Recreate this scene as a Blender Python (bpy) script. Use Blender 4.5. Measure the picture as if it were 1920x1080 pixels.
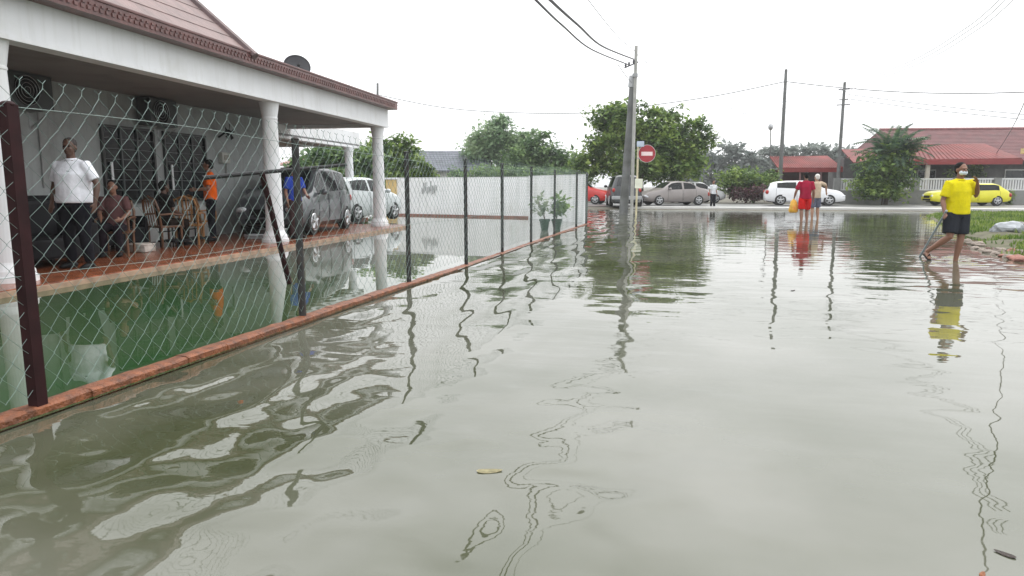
import bpy, bmesh, math, random
from mathutils import Vector, Matrix, Euler, noise
sc = bpy.context.scene
for o in list(bpy.data.objects): bpy.data.objects.remove(o)
R = math.radians; PI = math.pi
# ------------------------------------------------------------------ camera
CAMH = 1.27; PITCH = math.atan(190/1300.); YAW = R(12.0)
cd = bpy.data.cameras.new('camera'); cam = bpy.data.objects.new('camera', cd); sc.collection.objects.link(cam)
cam.location = (0, 0, CAMH); cam.rotation_euler = (PI/2-PITCH, 0, YAW)
cd.sensor_width = 36; cd.lens = 36*1300/1920.; cd.clip_start = .05; cd.clip_end = 3000
sc.camera = cam
# ------------------------------------------------------------------ world: bright even overcast
W = bpy.data.worlds.new('World'); sc.world = W; W.use_nodes = True
nt = W.node_tree; nt.nodes.clear(); L = nt.links.new
def nd(t, **k):
    n = nt.nodes.new(t)
    for a, b in k.items(): setattr(n, a, b)
    return n
SUN_EL, SUN_RZ = R(58), R(25)
sky = nd('ShaderNodeTexSky', sky_type='NISHITA', sun_disc=False, sun_elevation=SUN_EL, sun_rotation=SUN_RZ, dust_density=6.0)
hs = nd('ShaderNodeHueSaturation'); hs.inputs['Saturation'].default_value = .12; hs.inputs['Value'].default_value = 1
bg1 = nd('ShaderNodeBackground'); bg1.inputs[1].default_value = .06
L(sky.outputs[0], hs.inputs['Color']); L(hs.outputs[0], bg1.inputs[0])
tc = nd('ShaderNodeTexCoord'); sx = nd('ShaderNodeSeparateXYZ'); L(tc.outputs['Generated'], sx.inputs[0])
cr = nd('ShaderNodeValToRGB'); L(sx.outputs['Z'], cr.inputs[0])
e = cr.color_ramp.elements
e[0].position = 0; e[0].color = (1.38, 1.39, 1.41, 1); e[1].position = 1; e[1].color = (2.5, 2.52, 2.56, 1)
k = cr.color_ramp.elements.new(.22); k.color = (1.55, 1.57, 1.59, 1); k = cr.color_ramp.elements.new(.5); k.color = (2.25, 2.27, 2.3, 1)
nz = nd('ShaderNodeTexNoise'); nz.inputs['Scale'].default_value = 1.6; nz.inputs['Detail'].default_value = 3
L(tc.outputs['Generated'], nz.inputs['Vector'])
mr = nd('ShaderNodeMapRange'); mr.inputs[3].default_value = .84; mr.inputs[4].default_value = 1.12
mr.inputs[1].default_value = .3; mr.inputs[2].default_value = .7
L(nz.outputs[0], mr.inputs[0])
vm = nd('ShaderNodeVectorMath', operation='SCALE'); L(cr.outputs[0], vm.inputs[0]); L(mr.outputs[0], vm.inputs['Scale'])
bg2 = nd('ShaderNodeBackground'); bg2.inputs[1].default_value = .80; L(vm.outputs[0], bg2.inputs[0])
ad = nd('ShaderNodeAddShader'); L(bg1.outputs[0], ad.inputs[0]); L(bg2.outputs[0], ad.inputs[1])
wo = nd('ShaderNodeOutputWorld'); L(ad.outputs[0], wo.inputs[0])
sl = bpy.data.lights.new('sun', 'SUN'); sl.energy = .8; sl.angle = R(25); sl.color = (1, .97, .92)
so = bpy.data.objects.new('sun', sl); sc.collection.objects.link(so); so.rotation_euler = (PI/2-SUN_EL, 0, PI-SUN_RZ)
sc.view_settings.view_transform = 'Standard'; sc.view_settings.look = 'None'
sc.view_settings.exposure = 0.0; sc.view_settings.gamma = 1
sc.cycles.max_bounces = 7; sc.cycles.use_denoising = True
sc.cycles.transparent_max_bounces = 8

# ------------------------------------------------------------------ helpers
def ray(px, py):
    a = (px-960)/1300.; b = (540-py)/1300.
    f = math.cos(PITCH)+b*math.sin(PITCH); z = -math.sin(PITCH)+b*math.cos(PITCH)
    return a, f, z
def w(a, f, z): return Vector((a*math.cos(YAW)-f*math.sin(YAW), a*math.sin(YAW)+f*math.cos(YAW), z))
def at(px, py, d):            # point seen at a pixel of the photograph, d metres in front of the camera
    a, f, z = ray(px, py); t = d/f
    return w(a*t, d, CAMH+z*t)
def gz(px, py, z=0):
    a, f, zz = ray(px, py); t = (z-CAMH)/zz
    return w(a*t, f*t, z)
M = {}
def mat(name, col, rough=.6, var=.12, scale=3., bump=0., bscale=30., metal=0., spec=.5, coat=0., trans=0., dirt=None, dscale=1.2):
    if name in M: return M[name]
    m = bpy.data.materials.new(name); m.use_nodes = True; t = m.node_tree; b = t.nodes['Principled BSDF']
    b.inputs['Roughness'].default_value = rough; b.inputs['Metallic'].default_value = metal
    b.inputs['Specular IOR Level'].default_value = spec
    if coat: b.inputs['Coat Weight'].default_value = coat; b.inputs['Coat Roughness'].default_value = .05
    g = t.nodes.new('ShaderNodeNewGeometry')
    n = t.nodes.new('ShaderNodeTexNoise'); n.inputs['Scale'].default_value = scale; n.inputs['Detail'].default_value = 4
    t.links.new(g.outputs['Position'], n.inputs['Vector'])
    mx = t.nodes.new('ShaderNodeMix'); mx.data_type = 'RGBA'
    mx.inputs[6].default_value = tuple(max(0, c*(1-var)) for c in col[:3])+(1,)
    mx.inputs[7].default_value = tuple(min(1, c*(1+var)) for c in col[:3])+(1,)
    r = t.nodes.new('ShaderNodeMapRange'); r.inputs[1].default_value = .32; r.inputs[2].default_value = .68
    t.links.new(n.outputs[0], r.inputs[0]); t.links.new(r.outputs[0], mx.inputs[0])
    out = mx.outputs[2]
    if dirt:
        n2 = t.nodes.new('ShaderNodeTexNoise'); n2.inputs['Scale'].default_value = dscale; n2.inputs['Detail'].default_value = 7; n2.inputs['Roughness'].default_value = .65
        t.links.new(g.outputs['Position'], n2.inputs['Vector'])
        r2 = t.nodes.new('ShaderNodeMapRange'); r2.inputs[1].default_value = .52; r2.inputs[2].default_value = .72; r2.inputs[4].default_value = .75
        t.links.new(n2.outputs[0], r2.inputs[0])
        m2 = t.nodes.new('ShaderNodeMix'); m2.data_type = 'RGBA'; t.links.new(r2.outputs[0], m2.inputs[0])
        t.links.new(out, m2.inputs[6]); m2.inputs[7].default_value = tuple(dirt)+(1,); out = m2.outputs[2]
    t.links.new(out, b.inputs['Base Color'])
    if trans: b.inputs['Transmission Weight'].default_value = trans
    if bump:
        n3 = t.nodes.new('ShaderNodeTexNoise'); n3.inputs['Scale'].default_value = bscale; n3.inputs['Detail'].default_value = 4
        t.links.new(g.outputs['Position'], n3.inputs['Vector'])
        bp = t.nodes.new('ShaderNodeBump'); bp.inputs['Strength'].default_value = bump; bp.inputs['Distance'].default_value = .02
        t.links.new(n3.outputs[0], bp.inputs['Height']); t.links.new(bp.outputs[0], b.inputs['Normal'])
    M[name] = m; return m
def streaks(m, col, amt=.5):
    t = m.node_tree; b = t.nodes['Principled BSDF']; src = b.inputs['Base Color'].links[0].from_socket
    g = t.nodes.new('ShaderNodeNewGeometry'); mp = t.nodes.new('ShaderNodeMapping'); mp.inputs['Scale'].default_value = (5, 5, .45); t.links.new(g.outputs['Position'], mp.inputs[0])
    n = t.nodes.new('ShaderNodeTexNoise'); n.inputs['Scale'].default_value = 1.6; n.inputs['Detail'].default_value = 6; n.inputs['Roughness'].default_value = .6; t.links.new(mp.outputs[0], n.inputs[0])
    r = t.nodes.new('ShaderNodeMapRange'); r.inputs[1].default_value = .5; r.inputs[2].default_value = .75; r.inputs[4].default_value = amt; t.links.new(n.outputs[0], r.inputs[0])
    x = t.nodes.new('ShaderNodeMix'); x.data_type = 'RGBA'; t.links.new(r.outputs[0], x.inputs[0]); t.links.new(src, x.inputs[6]); x.inputs[7].default_value = col+(1,); t.links.new(x.outputs[2], b.inputs['Base Color'])
def link(o): sc.collection.objects.link(o); return o
def obj(name, bm, m, parent=None, smooth=False, label=None):
    me = bpy.data.meshes.new(name); bmesh.ops.recalc_face_normals(bm, faces=bm.faces); bm.to_mesh(me); bm.free()
    me.materials.append(m)
    if smooth:
        for p in me.polygons: p.use_smooth = True
    o = link(bpy.data.objects.new(name, me))
    if parent: o.parent = parent
    if label: o['label'] = label
    return o
def tag(o, label, cat, group=None, kind=None):
    if label: o['label'] = label
    if cat: o['category'] = cat
    if group: o['group'] = group
    if kind: o['kind'] = kind
    return o
def thing(name, label, cat, loc=(0, 0, 0), rz=0, group=None):
    o = link(bpy.data.objects.new(name, None)); o.location = loc; o.rotation_euler = (0, 0, rz); o.empty_display_size = .2
    return tag(o, label, cat, group)
def struct(o): o['kind'] = 'structure'; return o
def copy_tree(o, parent=None):
    c = link(o.copy()); c.parent = parent
    for ch in o.children: copy_tree(ch, c)
    return c
def box(bm, x0, x1, y0, y1, z0, z1, bev=0):
    v = [bm.verts.new((x, y, z)) for z in (z0, z1) for y in (y0, y1) for x in (x0, x1)]
    fs = [bm.faces.new([v[i] for i in q]) for q in ((0, 2, 3, 1), (4, 5, 7, 6), (0, 1, 5, 4), (2, 6, 7, 3), (0, 4, 6, 2), (1, 3, 7, 5))]
    if bev:
        es = {e for f in fs for e in f.edges}
        bmesh.ops.bevel(bm, geom=list(es), offset=bev, segments=2, affect='EDGES', profile=.6)
    return bm
def B(*a, **k): return box(bmesh.new(), *a, **k)
def tube(bm, pts, rad, n=8, ref=(1, 0, 0), cap=True):
    """swept tube; rad per point: r or (rx along ref, ry across)"""
    pts = [Vector(p) for p in pts]; N = len(pts)
    if not isinstance(rad, (list,)): rad = [rad]*N
    rings = []
    for i, p in enumerate(pts):
        d = (pts[min(i+1, N-1)]-pts[max(i-1, 0)])
        if d.length < 1e-9: d = Vector((0, 0, 1))
        d.normalize(); rf = Vector(ref)
        if abs(rf.dot(d)) > .92: rf = Vector((0, 1, 0)) if abs(d.y) < .8 else Vector((0, 0, 1))
        a = (rf-d*rf.dot(d)).normalized(); b = d.cross(a)
        r = rad[i]; rx, ry = r if isinstance(r, tuple) else (r, r)
        rings.append([bm.verts.new(p+a*rx*math.cos(t*2*PI/n)+b*ry*math.sin(t*2*PI/n)) for t in range(n)])
    for i in range(N-1):
        for t in range(n):
            bm.faces.new((rings[i][t], rings[i][(t+1) % n], rings[i+1][(t+1) % n], rings[i+1][t]))
    if cap:
        bm.faces.new(rings[0][::-1]); bm.faces.new(rings[-1])
    return bm
def T(*a, **k): return tube(bmesh.new(), *a, **k)
def ell(bm, c, r, rot=(0, 0, 0), u=14, v=9):
    m = Matrix.Translation(c) @ Euler(rot).to_matrix().to_4x4() @ Matrix.Diagonal((r[0], r[1], r[2], 1))
    bmesh.ops.create_uvsphere(bm, u_segments=u, v_segments=v, radius=1, matrix=m); return bm
def cyl(bm, c, r, h, axis='z', n=24, r2=None):
    rot = {'z': Matrix(), 'x': Matrix.Rotation(PI/2, 4, 'Y'), 'y': Matrix.Rotation(PI/2, 4, 'X')}[axis]
    bmesh.ops.create_cone(bm, cap_ends=True, segments=n, radius1=r, radius2=r if r2 is None else r2, depth=h, matrix=Matrix.Translation(c) @ rot)
    return bm
def poly(bm, pts, th=0, d=(0, 0, 1)):
    v = [bm.verts.new(p) for p in pts]; f = bm.faces.new(v)
    if th:
        r = bmesh.ops.extrude_face_region(bm, geom=[f])
        bmesh.ops.translate(bm, vec=Vector(d)*th, verts=[x for x in r['geom'] if isinstance(x, bmesh.types.BMVert)])
    return bm
def evalmesh(o):
    bpy.context.view_layer.update()
    dg = bpy.context.evaluated_depsgraph_get(); me = bpy.data.meshes.new_from_object(o.evaluated_get(dg))
    o.modifiers.clear(); o.data = me
def fuse(name, bm, m, parent, voxel=.009, smooth=4, dec=None):
    o = obj(name, bm, m, parent)
    r = o.modifiers.new('r', 'REMESH'); r.mode = 'VOXEL'; r.voxel_size = voxel
    if smooth:
        s = o.modifiers.new('s', 'SMOOTH'); s.iterations = smooth; s.factor = .5
    evalmesh(o)
    if not o.data.materials: o.data.materials.append(m)
    for p in o.data.polygons: p.use_smooth = True
    return o

# ------------------------------------------------------------------ materials
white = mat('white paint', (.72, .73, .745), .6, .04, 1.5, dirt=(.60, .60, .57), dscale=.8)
porchwall = mat('porch wall in shade', (.34, .36, .36), .6, .05, 1.5, dirt=(.22, .22, .21))  # whitish wall greyed down, porch shade put into the colour
soffitm = mat('soffit in shade', (.24, .225, .22), .8, .08, .8, dirt=(.15, .14, .135))  # darkened colour stands in for the shade under the roof
terra = mat('terracotta tile floor', (.20, .06, .024), .25, .4, 5., dirt=(.09, .035, .02), dscale=3.)
kerbm = mat('orange painted kerb', (.19, .060, .020), .5, .45, 14., bump=.9, bscale=60, dirt=(.06, .028, .016), dscale=6)
black = mat('black', (.010, .010, .011), .6, .2, spec=.2)
rubber = mat('rubber', (.02, .02, .02), .8)
darkglass = mat('dark glass', (.012, .016, .018), .06, .2, spec=.6)
houseglass = mat('dim house glass', (.008, .010, .012), .25, .2, spec=.25)
steel = mat('galvanised steel', (.38, .39, .40), .45, .2, metal=.6)
postm = mat('dark fence post', (.035, .034, .034), .6, .35, 12., dirt=(.07, .045, .03), dscale=8, spec=.25)
maroon = mat('maroon painted steel', (.022, .005, .006), .6, .3, 8., spec=.2)
wirem = mat('pvc coated wire', (.16, .22, .20), .45, .25, 6.)
brownroof = mat('brown roof tile', (.12, .05, .045), .35, .25, 4., bump=.3, bscale=20)
conc = mat('concrete', (.24, .235, .22), .8, .2, 3., bump=.4, bscale=25, dirt=(.10, .11, .08))
cable = mat('cable', (.10, .10, .11), .6)
cabf = mat('pale cable', (.17, .18, .19), .6)  # lighter grey than the main cables

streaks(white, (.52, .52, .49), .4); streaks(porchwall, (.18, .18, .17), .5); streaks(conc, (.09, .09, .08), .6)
# ------------------------------------------------------------------ water
def water(name, base, base2, layers, scale2=.5, rough=.015, ior=1.36, rings=(), fade=None):
    m = bpy.data.materials.new(name); m.use_nodes = True; t = m.node_tree; b = t.nodes['Principled BSDF']; K = t.links.new
    b.inputs['Roughness'].default_value = rough; b.inputs['IOR'].default_value = ior
    g = t.nodes.new('ShaderNodeNewGeometry')
    n = t.nodes.new('ShaderNodeTexNoise'); n.inputs['Scale'].default_value = scale2; n.inputs['Detail'].default_value = 5
    K(g.outputs['Position'], n.inputs['Vector'])
    r = t.nodes.new('ShaderNodeMapRange'); r.inputs[1].default_value = .38; r.inputs[2].default_value = .62; K(n.outputs[0], r.inputs[0])
    mx = t.nodes.new('ShaderNodeMix'); mx.data_type = 'RGBA'; K(r.outputs[0], mx.inputs[0])
    mx.inputs[6].default_value = base+(1,); mx.inputs[7].default_value = base2+(1,)
    colout = mx.outputs[2]
    if fade:      # green algae floor near; far end paled, bright reflection put into the colour
        s2 = t.nodes.new('ShaderNodeSeparateXYZ'); K(g.outputs['Position'], s2.inputs[0]); f2 = t.nodes.new('ShaderNodeMapRange'); K(s2.outputs[1], f2.inputs[0]); f2.inputs[1].default_value = fade[0]; f2.inputs[2].default_value = fade[1]
        m3 = t.nodes.new('ShaderNodeMix'); m3.data_type = 'RGBA'; K(f2.outputs[0], m3.inputs[0]); K(colout, m3.inputs[6]); m3.inputs[7].default_value = fade[2]+(1,); colout = m3.outputs[2]
    K(colout, b.inputs['Base Color'])
    total = None
    def math_(op, a, bb):
        q = t.nodes.new('ShaderNodeMath'); q.operation = op
        for i, v in enumerate((a, bb)):
            if isinstance(v, (int, float)): q.inputs[i].default_value = v
            else: K(v, q.inputs[i])
        return q.outputs[0]
    sp = t.nodes.new('ShaderNodeSeparateXYZ'); K(g.outputs['Position'], sp.inputs[0])
    for (rot, sc_, amp, det, mask, dist) in layers:
        mp = t.nodes.new('ShaderNodeMapping'); K(g.outputs['Position'], mp.inputs[0])
        mp.inputs['Rotation'].default_value = (0, 0, rot); mp.inputs['Scale'].default_value = (sc_[0], sc_[1], 1)
        q = t.nodes.new('ShaderNodeTexNoise'); q.inputs['Scale'].default_value = 1; q.inputs['Detail'].default_value = det; q.inputs['Roughness'].default_value = .4
        q.inputs['Distortion'].default_value = dist
        K(mp.outputs[0], q.inputs['Vector'])
        h = math_('MULTIPLY', q.outputs[0], amp)
        for mask in (mask or []):      # (axis, from, to): full at 'from', gone at 'to' (where the wind or the kerb stirs the surface)
            f = t.nodes.new('ShaderNodeMapRange'); f.interpolation_type = 'SMOOTHSTEP'
            K(sp.outputs[mask[0]], f.inputs[0]); f.inputs[1].default_value = mask[1]; f.inputs[2].default_value = mask[2]
            f.inputs[3].default_value = 1; f.inputs[4].default_value = mask[3] if len(mask) > 3 else 0
            h = math_('MULTIPLY', h, f.outputs[0])
        total = h if total is None else math_('ADD', total, h)
    for (cx_, cy_, am) in rings:      # wake rings round the legs of the people wading
        vd = t.nodes.new('ShaderNodeVectorMath'); vd.operation = 'DISTANCE'; K(g.outputs['Position'], vd.inputs[0]); vd.inputs[1].default_value = (cx_, cy_, 0)
        dd_ = vd.outputs['Value']; f = t.nodes.new('ShaderNodeMapRange'); K(dd_, f.inputs[0]); f.inputs[1].default_value = .1; f.inputs[2].default_value = 1.5; f.inputs[3].default_value = am; f.inputs[4].default_value = 0
        total = math_('ADD', total, math_('MULTIPLY', math_('SINE', math_('MULTIPLY', dd_, 26.), 0), f.outputs[0]))
    bp = t.nodes.new('ShaderNodeBump'); bp.inputs['Strength'].default_value = 1; bp.inputs['Distance'].default_value = 1
    K(total, bp.inputs['Height']); K(bp.outputs[0], b.inputs['Normal'])
    return m
F1, F2, F3 = gz(1786, 489), at(1507, 417, 25.5), gz(1750, 484)
wm = water('flood water', (.055, .062, .032), (.12, .122, .095), [
    (R(-10), (3.0, .75), .036, 0, [(0, -1.5, .1, .0)], .25),
    (R(12), (1.0, 3.0), .0050, 1, None, .3),
    (0, (2.7, 2.7), .034, 0, [(1, 2.2, 5.5, .08), (0, .1, .9, .12)], .4),
    (0, (2.0, 2.0), .008, 0, [(1, 5, 16, .4)], .5),
    (R(20), (9, 16), .00045, 2, [(0, -.8, .8, .12)], .6),
    (R(12), (2.2, 9.0), .0010, 1, None, .2)], ior=1.6, rough=.022, rings=((F1.x, F1.y, .0018), (F3.x, F3.y, .001), (F2.x, F2.y, .0018)))
ym = water('yard water', (.024, .064, .022), (.055, .08, .04), [
    (0, (1.3, 1.3), .0016, 1, None, .3), (R(12), (2, 5), .0006, 0, None, .2)], .35, ior=1.5, fade=(7.5, 12.0, (.16, .165, .14)))
# ------------------------------------------------------------------ ground, water, roads
def shore(x, y):      # height of the land
    z = -.28
    z += .40*max(0, min(1, (y-35.5)/6))
    return z
bm = bmesh.new(); xs = [-900, -300, -100, -60]+[-45+i*3 for i in range(36)]+[90, 150, 300, 900]
ys = [-300, -60, -20]+[-10+i*2 for i in range(40)]+[90, 130, 200, 400, 900, 1800]
G = [[bm.verts.new((x, y, shore(x, y))) for y in ys] for x in xs]
for i in range(len(xs)-1):
    for j in range(len(ys)-1): bm.faces.new((G[i][j], G[i+1][j], G[i+1][j+1], G[i][j+1]))
gm = mat('muddy ground', (.11, .10, .075), .9, .3, 1., dirt=(.05, .075, .03), dscale=.4)
struct(obj('ground', bm, gm, smooth=True))
bm = bmesh.new(); poly(bm, [(-90, -40, 0), (90, -40, 0), (90, 41.2, 0), (-90, 41.2, 0)])
struct(obj('flood_water', bm, wm))
bm = bmesh.new()
poly(bm, [(-3.75, 1.5, .012), (-3.38, 1.5, .012), (-2.35, 24.9, .012), (-4.9, 27.5, .012), (-11.4, 29.4, .012), (-14, 29.4, .012), (-14, 18, .012), (-7.5, 6, .012), (-7.5, -6, .012), (-3.8, -6, .012)])
struct(obj('yard_water', bm, ym))
asph = mat('wet asphalt', (.17, .17, .165), .35, .2, .6, bump=.2, bscale=60, dirt=(.26, .26, .25), dscale=.5)
bm = bmesh.new(); poly(bm, [(-60, 41.5, .126), (70, 41.5, .126), (70, 49, .13), (-60, 49, .13)])
struct(obj('cross_road', bm, asph))
pale = mat('pale concrete verge', (.5, .5, .48), .7, .12, .8, dirt=(.3, .3, .27))
bm = B(-2.2, 60, 40.2, 41.5, -.2, .132)
struct(obj('road_edge', bm, pale))

# ------------------------------------------------------------------ house with porch and carport
HO = thing('house', 'white single storey house with a columned porch and brown tiled eave behind the fence', 'house', (-7.35, 6.5, 0), R(1.5))
HX = lambda x, y, z: (x, y, z)
XW = -3.15                 # porch rear wall
Y0, Y1 = -7.5, 13.55       # along the street
obj('porch_floor', B(-10, 0, Y0, Y1+.7, -.3, .09, bev=.01), terra, HO)
obj('porch_floor', B(-10, -3.2, Y1+.705, Y1+5.2, -.3, .088), terra, HO)
obj('floor_edge', B(.002, .05, Y0, Y1+.7, -.3, .075), mat('pale floor edge', (.33, .22, .15), .6, .3, 5.), HO)
WE = 11.7                  # end of the rear wall
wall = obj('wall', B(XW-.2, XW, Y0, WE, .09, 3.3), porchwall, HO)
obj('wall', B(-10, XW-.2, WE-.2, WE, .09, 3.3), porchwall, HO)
# beam / fascia round the flat edge of the porch roof
ZB, ZT = 3.02, 3.55
bm = B(-.62, -.35, Y0, Y1, ZB, ZT); obj('front_beam', bm, white, HO)
bm = B(-.345, -.33, Y0, Y1, ZB-.002, ZB+.06); obj('beam_drip_edge', bm, white, HO)
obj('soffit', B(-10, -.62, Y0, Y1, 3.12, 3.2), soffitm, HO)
obj('end_beam', B(-3.6, -.62, Y1-.26, Y1, ZB, ZT), white, HO)
obj('rear_beam', B(-3.75, -3.5, WE+.1, Y1+5.3, 2.72, 3.3), white, HO)
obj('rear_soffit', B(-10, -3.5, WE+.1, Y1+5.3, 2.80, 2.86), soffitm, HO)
# tiled eave strip: tiles nose over a band with a row of small ventilation holes
bm = B(-.62, -.10, Y0, Y1+.15, ZT, ZT+.188)
for i in range(190):
    y = Y0+.1+i*.11; box(bm, -.1005, -.086, y, y+.055, ZT+.05, ZT+.10); box(bm, -.1005, -.084, y+.03, y+.085, ZT+.115, ZT+.145)
eave = obj('eave', bm, brownroof, HO)
obj('eave_cap', B(-.66, -.085, Y0, Y1+.17, ZT+.19, ZT+.235, bev=.012), mat('eave cap', (.12, .052, .048), .4, .25, 4.), HO)
# main pitched roof, gable end at YR
YR = 5.75
rfm = mat('weathered pink roof', (.15, .088, .08), .5, .28, 2.5, bump=.5, bscale=14, dirt=(.09, .058, .055))
sl_ = .86
def rz(x): return ZT+.21+(-x-.2)*sl_
bm = bmesh.new()
poly(bm, [(-.12, Y0, rz(-.12)), (-.12, YR, rz(-.12)), (-6, YR, rz(-6)), (-6, Y0, rz(-6))], .06)
roof = obj('roof', bm, rfm, HO)
bm = bmesh.new()
for i in range(60):
    x = -.15-i*.1
    if i % 3 == 0: box(bm, x-.012, x+.012, Y0, YR-.05, rz(x)+.055, rz(x)+.063)
obj('tile_course', bm, rfm, roof)
bm = T([(-.05, YR, rz(-.05)+.06), (-3, YR, rz(-3)+.06), (-6, YR, rz(-6)+.06)], .085, n=8); obj('verge_tile', bm, mat('verge', (.09, .05, .05), .5, .3), roof)
bm = bmesh.new(); poly(bm, [(-.7, YR-.12, 3.55), (-6, YR-.12, 3.55), (-6, YR-.12, rz(-6)), (-.7, YR-.12, rz(-.7)-.01)], -.1, (0, 1, 0)); obj('gable', bm, white, HO)
obj('flat_roof', B(-3.5, -.62, YR, Y1, 3.3, 3.5), conc, HO)
# columns
def column(x, y, zt, r=.18, zb=.09):
    bm = T([(x, y, zb), (x, y, zb+.07), (x, y, zb+.075), (x, y, zb+.14), (x, y, zb+.22), (x, y, zb+.25), (x, y, zb+.6), (x, y, zt-.35), (x, y, zt-.34), (x, y, zt-.31), (x, y, zt-.30), (x, y, zt-.1), (x, y, zt)],
           [r*1.55, r*1.55, r*1.42, r*1.38, r*1.12, r*1.06, r*1.02, r*.86, r*.91, r*.91, r*.87, r*1.05, r*1.15], n=32)
    return obj('column', bm, white, HO, smooth=False)
for y in (.7, 7.15, 13.3): column(-.6, y, ZB)
column(-3.62, 18.1, 2.72, .17)
# windows
def window(y0, y1, z0, z1, n=3):
    f = bmesh.new(); d = .06
    for (a, b_, c_, e_) in ((y0-.05, y1+.05, z0-.06, z0), (y0-.05, y1+.05, z1, z1+.05), (y0-.05, y0, z0, z1), (y1, y1+.05, z0, z1)):
        box(f, XW+.001, XW+d, a, b_, c_, e_)
    wn = obj('window', f, mat('dark frame', (.03, .03, .03), .4), HO)
    obj('pane', B(XW+.004, XW+.02, y0, y1, z0, z1), houseglass, wn)
    g = bmesh.new()
    for i in range(1, n): y = y0+(y1-y0)*i/n; box(g, XW+.021, XW+.05, y-.02, y+.02, z0, z1)
    for i in range(1, 7): z = z0+(z1-z0)*i/7; box(g, XW+.03, XW+.042, y0, y1, z-.008, z+.008)
    obj('grille', g, mat('grille', (.06, .07, .07), .4), wn)
    if n: obj('handle', B(XW+.05, XW+.07, y0+.12, y0+.17, z0+.2, z0+.75), white, wn)
window(5.35, 6.75, 1.0, 2.42); window(7.15, 8.55, 1.0, 2.42)
obj('wall_tile', B(XW+.001, XW+.012, 5.2, 8.7, .1, .85), mat('glazed wall tile', (.5, .52, .51), .15, .08, 6.), HO)
obj('wall_dado', B(XW+.001, XW+.03, -4, 4.9, .1, 1.12), mat('dark dado', (.012, .012, .013), .7, spec=.2), HO)
obj('lamp', T([(XW, 7.5, 2.75), (XW+.1, 7.5, 2.75)], .03), black, HO)

def ac(y, z, label):
    t = thing('air_conditioner', label, 'air conditioner', HO.matrix_basis @ Vector((XW, y, z)), R(1.5), 'outdoor air conditioner units on the porch wall')
    obj('casing', B(.08, .40, -.42, .42, 0, .56, bev=.02), mat('ac casing', (.05, .055, .055), .5, .15), t)
    bm = bmesh.new(); cyl(bm, (.405, -.1, .28), .24, .02, 'x'); f = obj('fan_grille', bm, black, t)
    for r in (.06, .12, .18, .235):
        bm = bmesh.new()
        for i in range(24):
            a, b_ = 2*PI*i/24, 2*PI*(i+1)/24
            tube(bm, [(.42, -.1+r*math.cos(a), .28+r*math.sin(a)), (.42, -.1+r*math.cos(b_), .28+r*math.sin(b_))], .005, n=4, cap=False)
        obj('ring', bm, steel, f)
    for y_ in (-.3, .3): obj('bracket', T([(0, y_, -.3), (0, y_, -.02), (.42, y_, -.02), (.02, y_, -.28)], .015, n=6), steel, t)
    bm = T([(.1, .38, .05), (.03, .45, -.2), (.02, .46, -.9), (.02, .45, -1.3)], .018, n=8); obj('pipe', bm, mat('pipe', (.3, .3, .3), .6), t)
    return t
bpy.context.view_layer.update()
ac(3.45, 2.55, 'dark grey air conditioner unit high on the porch wall near the left edge')
ac(6.7, 2.53, 'dark grey air conditioner unit on brackets above the two dark windows')
# wall fan
t = thing('wall_fan', 'black wall fan with open blades high on the white porch wall', 'fan', HO.matrix_basis @ Vector((XW, 9.2, 2.6)), R(1.5))
obj('arm', T([(0, 0, -.12), (.12, 0, -.05), (.2, 0, 0)], .025), black, t)
bm = bmesh.new(); ell(bm, (.26, 0, 0), (.09, .06, .06)); hub = obj('motor', bm, black, t)
bm = bmesh.new()
for i in range(5):
    a = 2*PI*i/5; c, s = math.cos(a), math.sin(a); c2, s2 = math.cos(a+.5), math.sin(a+.5)
    poly(bm, [(.30, .05*c, .05*s), (.29, .2*c, .2*s), (.32, .2*c2, .2*s2), (.32, .05*c2, .05*s2)], .006, (1, 0, 0))
obj('blade', bm, black, t)
t = thing('meter_box', 'small grey electricity meter box on the white wall beside the parked car', 'meter box', HO.matrix_basis @ Vector((XW, 9.3, 1.85)), R(1.5))
obj('case', B(0, .12, -.17, .17, 0, .26, bev=.02), mat('meter', (.42, .42, .38), .4), t)
obj('dial', B(.121, .13, -.1, .1, .08, .2), mat('meter dial', (.25, .24, .2), .2), t)
obj('conduit', T([(.03, .1, 0), (.03, .1, -.5)], .02), conc, t)

# satellite dish on the flat roof
p = HO.matrix_basis @ Vector((-1.6, 10.4, 3.62))
t = thing('satellite_dish', 'dark round satellite dish on the flat carport roof', 'satellite dish', p, R(35))
bm = bmesh.new(); rings = []
for i in range(7):
    r = .42*i/6+.001; rings.append([bm.verts.new((r*math.cos(a*PI/12), -.55*r*r, r*math.sin(a*PI/12))) for a in range(24)])
for i in range(6):
    for a in range(24): bm.faces.new((rings[i][a], rings[i][(a+1) % 24], rings[i+1][(a+1) % 24], rings[i+1][a]))
bmesh.ops.solidify(bm, geom=bm.faces[:], thickness=.012)
dish = obj('dish', bm, mat('dish grey', (.11, .11, .12), .5, .15), t, smooth=True); dish.scale = (.8, .8, .8); dish.location = (0, 0, .66); dish.rotation_euler = (R(-25), 0, 0)
obj('mast', T([(0, .05, 0), (0, .05, .6)], .025), steel, t)
obj('feed_arm', T([(0, .02, .35), (0, -.3, .4), (0, -.42, .62)], .014), steel, t)
bm = bmesh.new(); ell(bm, (0, -.42, .66), (.035, .05, .04)); obj('receiver', bm, black, t)

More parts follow.
